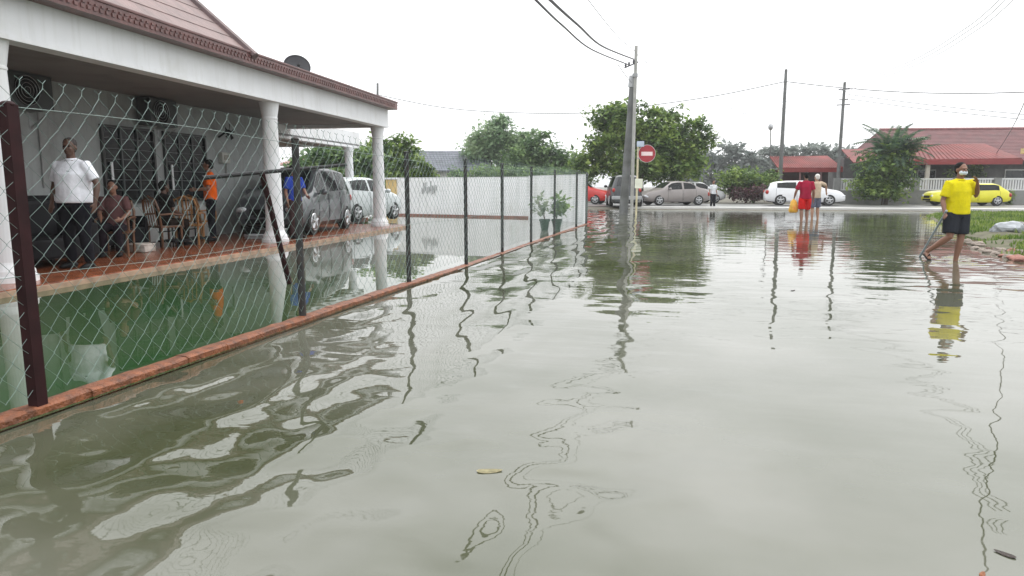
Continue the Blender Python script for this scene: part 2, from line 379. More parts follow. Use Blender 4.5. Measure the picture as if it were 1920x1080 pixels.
# ------------------------------------------------------------------ chain link fence
FO = thing('chain_link_fence', 'chain link fence of pale green wire on dark steel posts along an orange kerb', 'fence', (-3.44, 1.8, 0), R(-2.6))
FL = 22.3; FZ0, FZ1 = .10, 1.73
bm = bmesh.new()
N = 60; rr = random.Random(3)
segs = [(-3+i*(FL+3)/N) for i in range(N+1)]
for i in range(N):
    top = (.058 if segs[i] < 5 else max(.018, .058-(segs[i]-5)*.010))+rr.uniform(-.004, .004)
    x1 = .045+rr.uniform(-.006, .006)
    v8 = [bm.verts.new(q) for q in ((-.07, segs[i]+.001, -.3), (x1, segs[i]+.001, -.3), (x1, segs[i+1]-.001, -.3), (-.07, segs[i+1]-.001, -.3), (-.07, segs[i]+.001, top), (x1, segs[i]+.001, top), (x1, segs[i+1]-.001, top), (-.07, segs[i+1]-.001, top))]
    ff = [bm.faces.new([v8[j] for j in q]) for q in ((0, 3, 2, 1), (4, 5, 6, 7), (0, 1, 5, 4), (2, 3, 7, 6), (0, 4, 7, 3), (1, 2, 6, 5))]
    r_ = bmesh.ops.subdivide_edges(bm, edges=[ff[1].edges[0], ff[1].edges[1], ff[1].edges[2], ff[1].edges[3], v8[1].link_edges[0]], cuts=4, use_grid_fill=True)
for v in bm.verts:
    if v.co.z > .0: v.co += Vector((.008*noise.noise(v.co*9), 0, .007*noise.noise(v.co*13+Vector((5, 0, 0)))-(.012 if v.co.x > .036 else 0)))
obj('kerb', bm, kerbm, FO)
CW = .134; hw = .067
bm = bmesh.new(); nrow = int((FZ1-FZ0)/hw)
cols = int((FL+2.5)/CW); rr = random.Random(5)
def wob(y, z): return .014*math.sin(y*2.3+z*3)+.008*math.sin(y*7.1-z*2)
for c in range(cols*2):
    y0 = -2.5+c*hw; pts = []
    for k in range(nrow+1):
        odd = (k+c) % 2; y = y0+(hw+.003 if odd else -.003); z = FZ0+k*hw
        z *= 1+.055*max(0, min(1, (6.5-y)/3.5))
        pts.append((wob(y, z)+(.004 if k % 2 else -.004), y+.012*math.sin(z*4+y*.8), z+.012*math.sin(y*1.7)))
    near = y0 < 8
    tube(bm, pts, .0020 if near else .0022, n=4 if near else 3, cap=False)
    if (nrow+c) % 2: continue
    y, z = pts[-1][1], pts[-1][2]     # twisted barb ends
    x = pts[-1][0]
    tube(bm, [(x, y, z-.005), (x+.004, y+.004, z+.025), (x-.01, y-.016, z+.045)], .0022, n=3, cap=False)
    tube(bm, [(x+.003, y, z+.022), (x+.01, y+.016, z+.043)], .0022, n=3, cap=False)
obj('mesh_netting', bm, wirem, FO)
obj('tension_wire', T([(0, -2.5+i*.6, (FZ1-.13+.01*math.sin(i))*(1+.055*max(0, min(1, (9-i*.6)/3.5)))) for i in range(42)], .0022, n=4), wirem, FO)
obj('tension_wire', T([(0, -2.5+i*.6, .78+.01*math.sin(i*1.3)) for i in range(42)], .0018, n=4), wirem, FO)
for i, (y, r, m_) in enumerate(((1.33, .033, maroon), (4.12, .033, postm), (6.68, .03, postm), (9.04, .03, postm), (11.25, .03, postm), (13.72, .03, postm), (16.45, .03, postm), (20.0, .035, postm), (22.1, .04, postm))):
    zt = 1.7
    bm = bmesh.new(); box(bm, -.01-r, -.01+r, y-r, y+r, -.25, zt) if i == 0 else tube(bm, [(-.035, y, -.25), (-.035, y, zt)], r, n=12)
    pst = obj('post', bm, m_, FO)
    bm = bmesh.new(); ell(bm, (-.035 if i else -.01, y, zt), (r*1.15, r*1.15, r*.6)); obj('post_cap', bm, m_, pst)
# leaning maroon frame post with dark cross rail in the yard
q = gz(550, 532)
t = thing('leaning_frame', 'leaning maroon steel post with a dark horizontal pipe in the flooded yard', 'frame', (q.x, q.y, 0))
obj('post', T([(0, 0, -.25), (-.0, -.62, 1.45)], .035, n=8), maroon, t)
obj('rail', T([(0, -1.75, 1.36), (0, -.62, 1.44), (0, 1.7, 1.60)], .024, n=8), black, t)

# ------------------------------------------------------------------ boundary wall at the end of the yard
t = thing('boundary_wall', 'long white painted boundary wall at the far end of the flooded yard', 'wall', (0, 0, 0))
a, b_, c_ = Vector((-11.6, 29.3, 0)), Vector((-5.2, 27.6, 0)), Vector((-2.62, 24.45, 0))
def wseg(bm, p, q, z0, z1, th=.14):
    d = (q-p).normalized(); n = Vector((-d.y, d.x, 0))*th
    poly(bm, [p+Vector((0, 0, z0)), q+Vector((0, 0, z0)), q+n+Vector((0, 0, z0)), p+n+Vector((0, 0, z0))], z1-z0); return bm
wp = mat('boundary wall paint', (.86, .87, .88), .6, .03, 1., dirt=(.70, .70, .67), dscale=1.2)
streaks(wp, (.5, .51, .48), .4)
obj('wall_panel', wseg(bmesh.new(), a, b_, -.25, 1.62), wp, t)
obj('wall_panel', wseg(bmesh.new(), b_+Vector((.005, -.005, 0)), c_, -.25, 1.66), wp, t)
obj('coping', wseg(wseg(bmesh.new(), a, b_, 1.622, 1.665, .17), b_+Vector((.005, 0, 0)), c_, 1.662, 1.70, .17), white, t)
obj('skirting', wseg(bmesh.new(), a+Vector((0, -.03, 0)), b_+Vector((0, -.03, 0)), -.2, .09, .02), mat('reddish skirting', (.25, .12, .09), .5, .3, 4.), t)
bm = bmesh.new()
for i in range(9):
    y = i*.09; z = .95+.07*(i % 3); p = a+(b_-a)*.23+(b_-a).normalized()*y
    box(bm, p.x-.012, p.x+.018, p.y-.05, p.y-.01, z, z+.25+.06*((i*7) % 4))
obj('drain_streak', bm, mat('streak', (.42, .43, .43), .7), t)
p = gz(742, 404)
t = thing('gate_pillar', 'yellow painted gate pillar at the left end of the white boundary wall', 'pillar', (p.x-.15, p.y+.1, 0))
obj('shaft', B(-.24, .24, -.2, .2, -.2, 1.58, bev=.01), mat('yellow cream paint', (.62, .45, .2), .6, .1, 2., dirt=(.45, .32, .16)), t)
obj('cap', B(-.28, .28, -.24, .24, 1.582, 1.66, bev=.015), white, t)

# ------------------------------------------------------------------ foliage
def leafmat(name, c1, c2, c3, sc_=.9):
    m = bpy.data.materials.new(name); m.use_nodes = True; t = m.node_tree; b = t.nodes['Principled BSDF']
    b.inputs['Roughness'].default_value = .5
    g = t.nodes.new('ShaderNodeNewGeometry'); n = t.nodes.new('ShaderNodeTexNoise'); n.inputs['Scale'].default_value = sc_; n.inputs['Detail'].default_value = 5
    t.links.new(g.outputs['Position'], n.inputs[0])
    r = t.nodes.new('ShaderNodeValToRGB'); e = r.color_ramp.elements
    e[0].position = .35; e[0].color = c1+(1,); e[1].position = .66; e[1].color = c3+(1,)
    q = r.color_ramp.elements.new(.5); q.color = c2+(1,)
    ri = t.nodes.new('ShaderNodeMath'); ri.operation = 'MULTIPLY_ADD'; t.links.new(g.outputs['Random Per Island'], ri.inputs[0]); ri.inputs[1].default_value = .22
    su = t.nodes.new('ShaderNodeMath'); su.operation = 'SUBTRACT'; t.links.new(n.outputs[0], su.inputs[0]); su.inputs[1].default_value = .11
    t.links.new(su.outputs[0], ri.inputs[2]); t.links.new(ri.outputs[0], r.inputs[0]); t.links.new(r.outputs[0], b.inputs['Base Color'])
    tr = t.nodes.new('ShaderNodeBsdfTranslucent'); t.links.new(r.outputs[0], tr.inputs[0])
    mx = t.nodes.new('ShaderNodeMixShader'); mx.inputs[0].default_value = .38
    t.links.new(b.outputs[0], mx.inputs[1]); t.links.new(tr.outputs[0], mx.inputs[2]); t.links.new(mx.outputs[0], t.nodes['Material Output'].inputs[0])
    return m
LG = leafmat('leaf mid green', (.05, .10, .03), (.14, .23, .055), (.30, .40, .10))
LD = leafmat('leaf dark', (.07, .13, .06), (.14, .23, .09), (.25, .36, .13))
LY = leafmat('leaf yellow green', (.04, .08, .015), (.10, .17, .03), (.20, .28, .05), 1.6)
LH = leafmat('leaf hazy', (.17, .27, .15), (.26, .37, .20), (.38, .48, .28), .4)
LB = leafmat('leaf far haze', (.12, .15, .14), (.17, .20, .18), (.24, .27, .24), .25)  # distance haze painted into the leaf colour
LP = leafmat('leaf purple', (.05, .025, .03), (.11, .05, .06), (.17, .08, .09), 2.)
bark = mat('bark', (.11, .09, .07), .9, .3, 8., bump=.6, bscale=20)
def leaves(blobs, n, size, seed, bend=.35, gap=.25):
    r = random.Random(seed); bm = bmesh.new(); tot = sum(b_[3]*b_[4]*b_[5] for b_ in blobs)
    for (x, y, z, rx, ry, rz_) in blobs:
        k = max(8, int(n*(rx*ry*rz_)/tot))
        # sub-clumps sit near each blob's shell so light and dark clumps and gaps appear
        subs = []
        for _ in range(max(6, k//70)):
            v = Vector((r.gauss(0, 1), r.gauss(0, 1), r.gauss(0, 1))).normalized()*r.uniform(.45, 1.0)
            subs.append(v)
        for _ in range(k):
            s = r.choice(subs); q = s+Vector((r.gauss(0, 1), r.gauss(0, 1), r.gauss(0, 1)))*gap
            c = Vector((x+q.x*rx, y+q.y*ry, z+q.z*rz_)); L_ = size*r.choice((.55, .8, 1.0, 1.25, 1.6))*r.uniform(.85, 1.15)
            d = Vector((r.gauss(0, 1), r.gauss(0, 1), r.gauss(-.2, .6))).normalized(); sd = d.cross(Vector((r.gauss(0, .5), r.gauss(0, .5), 1))).normalized()
            u = sd*L_*.3; h = d*L_; nn = u.cross(h).normalized()*L_*bend*.3
            v = [bm.verts.new(c), bm.verts.new(c+h*.45+u+nn), bm.verts.new(c+h), bm.verts.new(c+h*.45-u+nn)]
            bm.faces.new((v[0], v[1], v[2])); bm.faces.new((v[0], v[2], v[3]))
    return bm
def tree(name, label, base, blobs, n, size, m, trunk=.18, seed=1, group=None, cat='tree', gap=.25):
    t = thing(name, label, cat, base, YAW, group)
    bm = leaves(blobs, n, size, seed, gap=gap)
    me = bpy.data.meshes.new('crown'); bm.to_mesh(me); bm.free(); me.materials.append(m)
    o = link(bpy.data.objects.new('crown', me)); o.parent = t
    if trunk:
        bm = bmesh.new(); r = random.Random(seed+9)
        zt = max(b_[2] for b_ in blobs); tube(bm, [(0, 0, -.3), (.05, 0, .5), (.0, .05, zt*.45), (.1, 0, zt*.75)], [trunk*1.4, trunk, trunk*.8, trunk*.4], n=9)
        for b_ in blobs[:9]:
            tube(bm, [(.0, 0, zt*.25), (b_[0]*.4, b_[1]*.4, zt*.35+.2*b_[2]), (b_[0]*.85, b_[1]*.85, b_[2])], [trunk*.5, trunk*.35, trunk*.12], n=6)
        obj('trunk', bm, bark, t)
    return t
def treepx(name, label, d, base_px, blobpx, n, size, m, zg=.1, **k):
    """blobs as (px, py, rx_px, ry_px [,depth offset]); turned into metres at distance d"""
    b0 = at(base_px, 350, d); base = Vector((b0.x, b0.y, zg)); s = d/1300.
    bl = []
    for q in blobpx:
        x = (q[0]-base_px)*s; z = CAMH+(350-q[1])*s-zg; bl.append((x, (q[4] if len(q) > 4 else 0), z, q[2]*s, max(q[2], q[3])*s*.8, q[3]*s))
    return tree(name, label, base, bl, n, size, m, **k)
treepx('broadleaf_tree', 'large rounded green tree beside the main utility pole, behind the parked cars', 50, 1200,
    [(1140, 250, 48, 42), (1110, 300, 36, 34), (1175, 225, 40, 26), (1225, 270, 60, 46), (1280, 265, 45, 38), (1200, 310, 80, 28), (1260, 310, 55, 28), (1245, 222, 30, 18), (1150, 215, 26, 16), (1290, 235, 20, 16), (1320, 262, 18, 18), (1305, 290, 20, 22), (1270, 205, 10, 8), (1090, 322, 22, 16), (1330, 275, 10, 8), (1205, 200, 8, 8)],
    26000, .29, LG, trunk=.22, seed=4, gap=.19)
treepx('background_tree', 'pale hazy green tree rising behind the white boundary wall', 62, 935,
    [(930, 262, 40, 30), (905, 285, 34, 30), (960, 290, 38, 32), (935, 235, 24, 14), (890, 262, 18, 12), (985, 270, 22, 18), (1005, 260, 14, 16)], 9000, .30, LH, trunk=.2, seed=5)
treepx('background_tree', 'darker green tree with a brownish top between the pale tree and the big rounded tree', 58, 1010,
    [(1010, 285, 34, 26), (985, 305, 44, 26), (1040, 305, 36, 24), (1065, 312, 26, 20), (1020, 262, 16, 12), (1085, 315, 20, 18)], 8000, .28, LD, trunk=.2, seed=6)
treepx('background_tree', 'green tree just outside the carport, seen between its two white columns', 38, 650,
    [(640, 300, 60, 26), (620, 335, 60, 40), (670, 345, 45, 45), (590, 300, 40, 24), (700, 310, 30, 35)], 8000, .26, LD, trunk=.16, seed=7, zg=0)
treepx('background_tree', 'green tree standing right of the carport corner column', 42, 745,
    [(745, 275, 26, 20), (760, 300, 30, 22), (720, 300, 36, 30), (775, 285, 14, 12), (735, 335, 50, 30), (700, 270, 24, 14)], 6000, .27, LG, trunk=.16, seed=8, zg=0)
treepx('shrub', 'bright yellow green shrub peeping over the left part of the boundary wall', 33, 800,
    [(802, 318, 16, 14), (790, 330, 22, 14), (815, 332, 12, 9)], 1500, .15, LY, trunk=.05, seed=9, zg=0, cat='shrub')
treepx('shrub', 'yellow green shrub under the carport beam behind the silver car', 33, 655,
    [(650, 345, 40, 22), (620, 335, 34, 20), (690, 360, 30, 20)], 2600, .16, LY, trunk=.06, seed=10, zg=0, cat='shrub')
treepx('hedge', 'dark hedge line behind the middle of the boundary wall', 52, 1000,
    [(930, 325, 50, 14), (990, 328, 50, 14), (1050, 330, 50, 15), (1085, 335, 30, 14), (870, 326, 30, 10)], 4500, .22, LD, trunk=.05, seed=11, cat='hedge')
treepx('roadside_shrub', 'green bushy shrub between the grey sedan and the white hatchback', 50, 1400,
    [(1395, 338, 40, 24), (1360, 345, 26, 20), (1425, 350, 34, 22), (1385, 318, 20, 12), (1445, 335, 16, 14)], 5000, .2, LG, trunk=.06, seed=12, cat='shrub')
treepx('roadside_shrub', 'purple leaved bush at the kerb left of the white hatchback', 48.6, 1415,
    [(1410, 362, 34, 14), (1385, 366, 20, 11), (1435, 364, 16, 12)], 2200, .14, LP, trunk=.05, seed=13, cat='shrub')
k_ = 0
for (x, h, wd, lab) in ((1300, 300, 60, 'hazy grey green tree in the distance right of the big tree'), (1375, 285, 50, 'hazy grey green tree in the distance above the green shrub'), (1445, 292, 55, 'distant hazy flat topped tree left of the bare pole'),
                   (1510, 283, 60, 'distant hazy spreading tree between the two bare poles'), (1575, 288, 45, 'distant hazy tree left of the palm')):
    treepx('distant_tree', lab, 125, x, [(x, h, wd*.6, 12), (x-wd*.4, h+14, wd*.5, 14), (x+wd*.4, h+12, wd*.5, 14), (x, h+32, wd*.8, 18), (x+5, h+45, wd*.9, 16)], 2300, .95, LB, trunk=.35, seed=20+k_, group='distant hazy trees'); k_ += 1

# palm-like plant on the right
b0 = gz(1660, 384, .13); b0 = at(1660, 383, 44.6); 
t = thing('palm_tree', 'palm with arching green fronds above bushy undergrowth by the grey wall', 'palm', (b0.x, b0.y, .1), YAW)
bm = bmesh.new(); r = random.Random(8); s = 44.6/1300
for i in range(90):
    az = r.uniform(0, 2*PI); el = r.uniform(-.1, 1.25); Lf = r.uniform(1.5, 2.5); c = Vector((r.uniform(-.5, .7), r.uniform(-.4, .4), r.uniform(2.2, 3.9)))
    hor = Vector((math.cos(az), math.sin(az), 0)); pts = []
    for k in range(9):
        u = k/8; pts.append(c+hor*Lf*u*math.cos(el*(1-.3*u))+Vector((0, 0, Lf*(math.sin(el)*u-.55*u*u*math.cos(el)))))
    tube(bm, pts, [.018*(1-.8*k/8) for k in range(9)], n=3, cap=False)
    for k in range(1, 9):
        for j in (0, .5):
            p = pts[k-1].lerp(pts[k], j); dd = (pts[k]-pts[k-1]).normalized(); sd = dd.cross(Vector((0, 0, 1))).normalized()
            for sg in (-1, 1):
                tip = p+sd*sg*.46*(1-.5*abs(k/8-.4))+dd*.25-Vector((0, 0, .12)); mid = (p+tip)/2+Vector((0, 0, .03))
                bm.faces.new([bm.verts.new(p+dd*.03), bm.verts.new(mid+dd*.06), bm.verts.new(tip), bm.verts.new(mid-dd*.06)])
o = obj('fronds', bm, leafmat('palm leaf', (.03, .065, .04), (.06, .12, .065), (.12, .19, .09), 1.2), t)
obj('trunk', T([(0, 0, -.2), (.05, 0, 1.4), (.1, 0, 2.6)], [.14, .11, .08], n=9), bark, t)
treepx('shrub', 'bushy green undergrowth round the foot of the palm', 44.2, 1655, [(1650, 335, 42, 24), (1630, 352, 34, 18), (1685, 345, 32, 22), (1655, 362, 42, 14), (1645, 305, 36, 20), (1680, 300, 30, 22), (1668, 290, 30, 16)], 6000, .22, LG, trunk=.04, seed=31, cat='shrub')
treepx('shrub', 'green shrub in the garden behind the yellow car', 49.6, 1800, [(1815, 325, 22, 16), (1790, 335, 20, 14)], 1200, .18, LG, trunk=.04, seed=32, cat='shrub')
treepx('shrub', 'small green shrub right of the yellow car against the grey wall', 45.2, 1893, [(1893, 368, 10, 14), (1888, 376, 12, 9)], 700, .12, LG, trunk=.03, seed=33, cat='shrub')

# ------------------------------------------------------------------ poles, sign and cables
def pole(name, label, bx, by, tx, ty, d, r0, r1, m, zb=-.3, group='utility poles'):
    a = at(bx, by, d); b_ = at(tx, ty, d); t = thing(name, label, 'utility pole', (a.x, a.y, 0), 0, group)
    sh = obj('shaft', T([(0, 0, zb), (b_.x-a.x, b_.y-a.y, b_.z)], [r0, r1], n=16), m, t)
    return t, b_
pc = mat('old concrete pole', (.14, .145, .145), .8, .25, 2., dirt=(.07, .075, .06), dscale=.8)
pl = mat('light metal pole', (.36, .36, .34), .6, .15)
t1, top1 = pole('utility_pole', 'thick leaning concrete utility pole standing in the flood before the big tree', 1168, 403, 1187, 152, 32.6, .21, .15, pc)
t2, top2 = pole('utility_pole', 'slender pole fixed against the thick concrete pole, rising above its top', 1184, 403, 1193, 86, 32.25, .075, .07, pl)
for o_, m_ in ((t2, steel),):
    bx = Vector((top2.x, top2.y, 0))-o_.location
    hh = top2.z
    cr_ = obj('cross_arm', T([(bx.x-.5, bx.y-.1, hh-.95), (bx.x+.1, bx.y, hh-.7)], .03), cable, o_)
    for q in (-.45, -.3, -.1): obj('insulator', ell(bmesh.new(), (bx.x+q, bx.y-.05, hh-.85+(q+.5)*.4), (.05, .05, .09)), cable, cr_)
    obj('clamp', B(bx.x-.14, bx.x+.1, bx.y-.1, bx.y+.1, hh-1.35, hh-1.2), steel, o_)
obj('pole_band', T([(top1.x-t1.location.x-.05, top1.y-t1.location.y, 5.75), (top1.x-t1.location.x, top1.y-t1.location.y, 6.25)], .175, n=16), steel, t1)
t3, top3 = pole('utility_pole', 'tall bare pole behind the red shirted walkers', 1463, 330, 1474, 130, 52, .16, .1, pc, .1)
t4, top4 = pole('utility_pole', 'pole with short cross arms left of the palm', 1571, 335, 1584, 154, 50, .13, .09, pc, .1)
bb = Vector((top4.x, top4.y, 0))-t4.location
for z_, wd in ((-.5, .35), (-1.2, .3), (-1.55, .45)):
    ca = obj('cross_arm', T([(bb.x-wd, bb.y, top4.z+z_), (bb.x+wd, bb.y, top4.z+z_+.03)], .035), cable, t4)
t5, top5 = pole('utility_pole', 'far pole top showing above the end of the carport roof', 706, 350, 708, 156, 70, .15, .1, pc, 0)
t6, top6 = pole('street_lamp', 'thin distant lamp post left of the tall bare pole', 1446, 350, 1445, 238, 75, .07, .05, pc, 0, None); t6['category'] = 'street lamp'
bb = Vector((top6.x, top6.y, 0))-t6.location
bm = bmesh.new(); ell(bm, (bb.x, bb.y, top6.z), (.25, .25, .35)); obj('lamp_head', bm, steel, t6)
def wire(label, pts, r=.015, m=cable, n=24):
    """pts: (px, py, d) control points, smooth curve through them"""
    P_ = [at(*p) for p in pts]; out = []
    for i in range(len(P_)-1):
        p0 = P_[max(i-1, 0)]; p1 = P_[i]; p2 = P_[i+1]; p3 = P_[min(i+2, len(P_)-1)]
        for k in range(n):
            t = k/n; out.append(.5*((2*p1)+(p2-p0)*t+(2*p0-5*p1+4*p2-p3)*t*t+(3*p1-p0-3*p2+p3)*t**3))
    out.append(P_[-1]); o = obj('power_cable', T(out, r, n=5), m); return tag(o, label, 'cable', 'overhead cables')
wire('dark overhead cable sweeping from the main pole up over the camera, upper of the pair', [(1188, 111, 32.3), (1130, 87, 25), (1085, 48, 18), (1032, 0, 13), (960, -75, 9), (840, -260, 6.2), (640, -640, 4.6)], .03)
wire('dark overhead cable sweeping from the main pole up over the camera, lower of the pair', [(1180, 122, 32.3), (1110, 93, 25), (1055, 48, 18), (1005, 0, 13), (925, -85, 9), (790, -270, 6.2), (560, -660, 4.6)], .025)
wire('faint thin cable running up from the main pole top towards the top edge', [(1190, 95, 32.3), (1160, 70, 26), (1107, 5, 18), (1040, -90, 12), (900, -350, 7.5)], .010, cabf)
wire('faint thin cable falling from the main pole top to the right', [(1195, 102, 32.3), (1235, 135, 34), (1290, 168, 37), (1400, 215, 50)], .010, cabf)
wire('short slack cable linking the dark pair to the thick pole', [(1158, 120, 28), (1172, 140, 30), (1184, 155, 32.5)], .012, cabf)
wire('long dark cable crossing the sky from the carport to the tall bare pole', [(709, 178, 70), (820, 200, 66), (930, 210, 62), (1090, 212, 58), (1200, 200, 56), (1340, 180, 54), (1472, 153, 52)], .028, cable)
wire('dark cable from the tall bare pole past the armed pole to the right edge', [(1474, 153, 52), (1583, 165, 50), (1700, 173, 46), (1830, 175, 42), (2000, 170, 38)], .028, cable)
wire('middle thin cable crossing behind the pale tree and the big tree', [(708, 190, 70), (820, 212, 66), (950, 225, 62), (1090, 225, 58), (1340, 206, 53), (1572, 177, 50)], .014, cabf)
wire('lowest thin cable crossing behind the pale tree', [(708, 208, 70), (820, 230, 66), (950, 240, 62), (1090, 241, 58), (1340, 220, 53), (1575, 187, 50)], .013, cabf)
wire('upper of the two grey cables from the armed pole to the right edge', [(1590, 177, 50), (1720, 194, 46), (1840, 207, 42), (2000, 222, 38)], .018, cabf)
wire('lower of the two grey cables from the armed pole to the right edge', [(1588, 185, 50), (1720, 203, 46), (1840, 216, 42), (2000, 232, 38)], .018, cabf)
for i, dx in enumerate((0, 12, 26)):
    wire('faint thin cable in the top right corner, %s of three' % ('highest', 'middle', 'lowest')[i], [(1560+dx, 172, 50), (1700+dx, 118, 38), (1800+dx, 60, 30), (1868+dx, 5, 24), (2000+dx, -140, 16)], .016, mat('very faint cable', (.45, .46, .48), .6))
wire('service cable rising from the red tiled roof past the right edge', [(1868, 288, 49), (1895, 245, 42), (1925, 180, 30), (1950, 60, 18), (1965, -150, 11)], .018, cable)
# no entry sign
p = gz(1193, 403)
t = thing('road_sign', 'round red no entry sign on a yellowish post beside the utility pole', 'road sign', (p.x, p.y-.3, 0), YAW)
obj('post', T([(0, 0, -.3), (0.02, 0, 3.22)], .045, n=10), mat('cream post', (.55, .5, .33), .6, .15), t)
bm = bmesh.new(); cyl(bm, (.40, -.06, 2.72), .37, .02, 'y', 40); sg = obj('disc', bm, mat('sign red', (.32, .025, .035), .5, .15), t)
bm = bmesh.new(); cyl(bm, (.40, -.05, 2.72), .39, .012, 'y', 40); obj('rim', bm, mat('sign rim', (.62, .6, .6), .4), sg)
obj('bar', B(.15, .65, -.075, -.0705, 2.63, 2.80), mat('sign white', (.75, .6, .6), .4), sg)
obj('bracket', B(-.03, .5, -.043, -.02, 2.5, 2.55), steel, t)
obj('small_plate', B(-.06, .26, -.10, -.085, 3.02, 3.26), mat('pale blue plate', (.45, .52, .62), .4), t)
obj('small_notice', B(-.1, .25, -.07, -.055, 1.2, 1.62), mat('cream notice', (.7, .72, .6), .5), t)


# ------------------------------------------------------------------ red roofed house, garden wall and canopy on the far side
def frame(px, d): p = at(px, 350, d); return Vector((p.x, p.y, .1))
RH = thing('red_roof_house', 'low house with long red tiled roof behind the grey garden wall', 'house', frame(1760, 51), R(6))
S = 51/1300.
def hx(px): return (px-1760)*S
def hz(py): return CAMH-.1+(350-py)*S
redtile = mat('red roof tile', (.135, .05, .052), .7, .2, 1.5, dirt=(.11, .06, .06), dscale=.5)
redsheet = mat('red metal roof', (.15, .018, .015), .6, .25, 1., spec=.25, dirt=(.12, .03, .025))
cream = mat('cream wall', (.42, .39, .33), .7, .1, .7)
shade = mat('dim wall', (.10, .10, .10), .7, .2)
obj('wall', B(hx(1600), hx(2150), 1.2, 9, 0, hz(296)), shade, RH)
bm = bmesh.new(); poly(bm, [(hx(1660), .2, hz(304)), (hx(2180), .2, hz(304)), (hx(2160), 5, hz(238)), (hx(1700), 5, hz(238))], .08)
mr_ = obj('roof', bm, redtile, RH)
bm = bmesh.new(); poly(bm, [(hx(1700), 5.01, hz(238)), (hx(2160), 5.01, hz(238)), (hx(2180), 9.6, hz(304)), (hx(1660), 9.6, hz(304))], .08); obj('roof', bm, redtile, RH)
obj('roof', poly(bmesh.new(), [(hx(1660), .2, hz(304)), (hx(1700), 5, hz(238)), (hx(1660), 9.6, hz(304))], -.05, (-1, 0, 0)), redtile, RH)
bm = bmesh.new()
for i in range(22):
    u = i/22.; y = .2+4.8*u; z = hz(304)+(hz(238)-hz(304))*u+.082
    tube(bm, [(hx(1660)+(hx(1700)-hx(1660))*u, y, z), (hx(2180), y, z)], .02, n=4)
obj('tile_course', bm, redtile, mr_)
obj('ridge_cap', T([(hx(1698), 5, hz(236)), (hx(2165), 5, hz(236))], .12, n=8), mat('ridge', (.22, .09, .09), .5, .2), mr_)
# lower front roof (hipped) and its end
bm = bmesh.new(); poly(bm, [(hx(1668), -3.2, hz(305)), (hx(1852), -3.2, hz(303)), (hx(1836), .3, hz(273)), (hx(1700), .3, hz(275))], .06)
fr = obj('front_roof', bm, redsheet, RH)
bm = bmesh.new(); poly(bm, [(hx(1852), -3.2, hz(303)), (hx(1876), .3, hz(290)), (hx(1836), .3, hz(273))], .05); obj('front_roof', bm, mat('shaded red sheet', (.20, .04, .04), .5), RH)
bm = bmesh.new()
for i in range(26):
    u = i/25.; tube(bm, [(hx(1668)+u*(hx(1852)-hx(1668)), -3.2, hz(304)+.07), (hx(1700)+u*(hx(1836)-hx(1700)), .3, hz(274)+.07)], .025, n=4)
obj('sheet_rib', bm, redsheet, fr)
obj('fascia', B(hx(1666), hx(1853), -3.28, -3.21, hz(312), hz(303)), mat('dark red fascia', (.22, .03, .03), .5), RH)
bm = bmesh.new(); poly(bm, [(hx(1578), -3.0, hz(309)), (hx(1655), -3.0, hz(309)), (hx(1690), .3, hz(280)), (hx(1585), .3, hz(282))], .06); obj('side_roof', bm, redsheet, RH)
cw = mat('pale window frame', (.55, .56, .55), .5)
for (a_, b2) in ((1640, 1672), (1680, 1712), (1735, 1765), (1890, 1935)):
    wn = obj('window', B(hx(a_)-.05, hx(b2)+.05, 1.12, 1.195, hz(338), hz(318)), cw, RH)
    obj('pane', B(hx(a_), hx(b2), 1.10, 1.118, hz(336), hz(320)), darkglass, wn)
yel = mat('pale yellow column', (.62, .52, .24), .6, .1)
obj('porch_column', B(hx(1872), hx(1881), -3.2, -2.9, 0, hz(294)), yel, RH)
obj('porch_beam', B(hx(1854), hx(1884), -3.25, -2.85, hz(294), hz(285)), yel, RH)
obj('porch_column', B(hx(1700), hx(1706), -3.1, -2.9, 0, hz(312)), cream, RH)
RC = thing('red_canopy', 'bright red flat fronted canopy roof beyond the white hatchback', 'canopy', frame(1505, 54), YAW)
S2 = 54/1300.
cx = lambda px: (px-1505)*S2
cz = lambda py: CAMH-.1+(350-py)*S2
obj('roof_sheet', poly(bmesh.new(), [(cx(1448), -1, cz(318)), (cx(1566), -1, cz(318)), (cx(1560), 1.2, cz(294)), (cx(1452), 1.2, cz(296))], .08), redsheet, RC)
bm = bmesh.new()
for i in range(30):
    u = i/29.; tube(bm, [(cx(1448)+u*(cx(1566)-cx(1448)), -1, cz(318)+.09), (cx(1452)+u*(cx(1560)-cx(1452)), 1.2, cz(295)+.09)], .025, n=4)
obj('sheet_rib', bm, redsheet, RC)
obj('valance', B(cx(1448), cx(1566), -1.05, -1.01, cz(324), cz(317)), mat('dark red fascia', (.2, .03, .03)), RC)
for px_ in (1452, 1490, 1528, 1562): obj('leg', B(cx(px_)-.05, cx(px_)+.05, -.95, -.85, 0, cz(318)), mat('canopy leg', (.2, .1, .1), .6), RC)
obj('back_wall', B(cx(1450), cx(1564), 1.2, 1.3, 0, cz(318)), mat('dim red wall', (.07, .03, .03), .8, .2), RC)
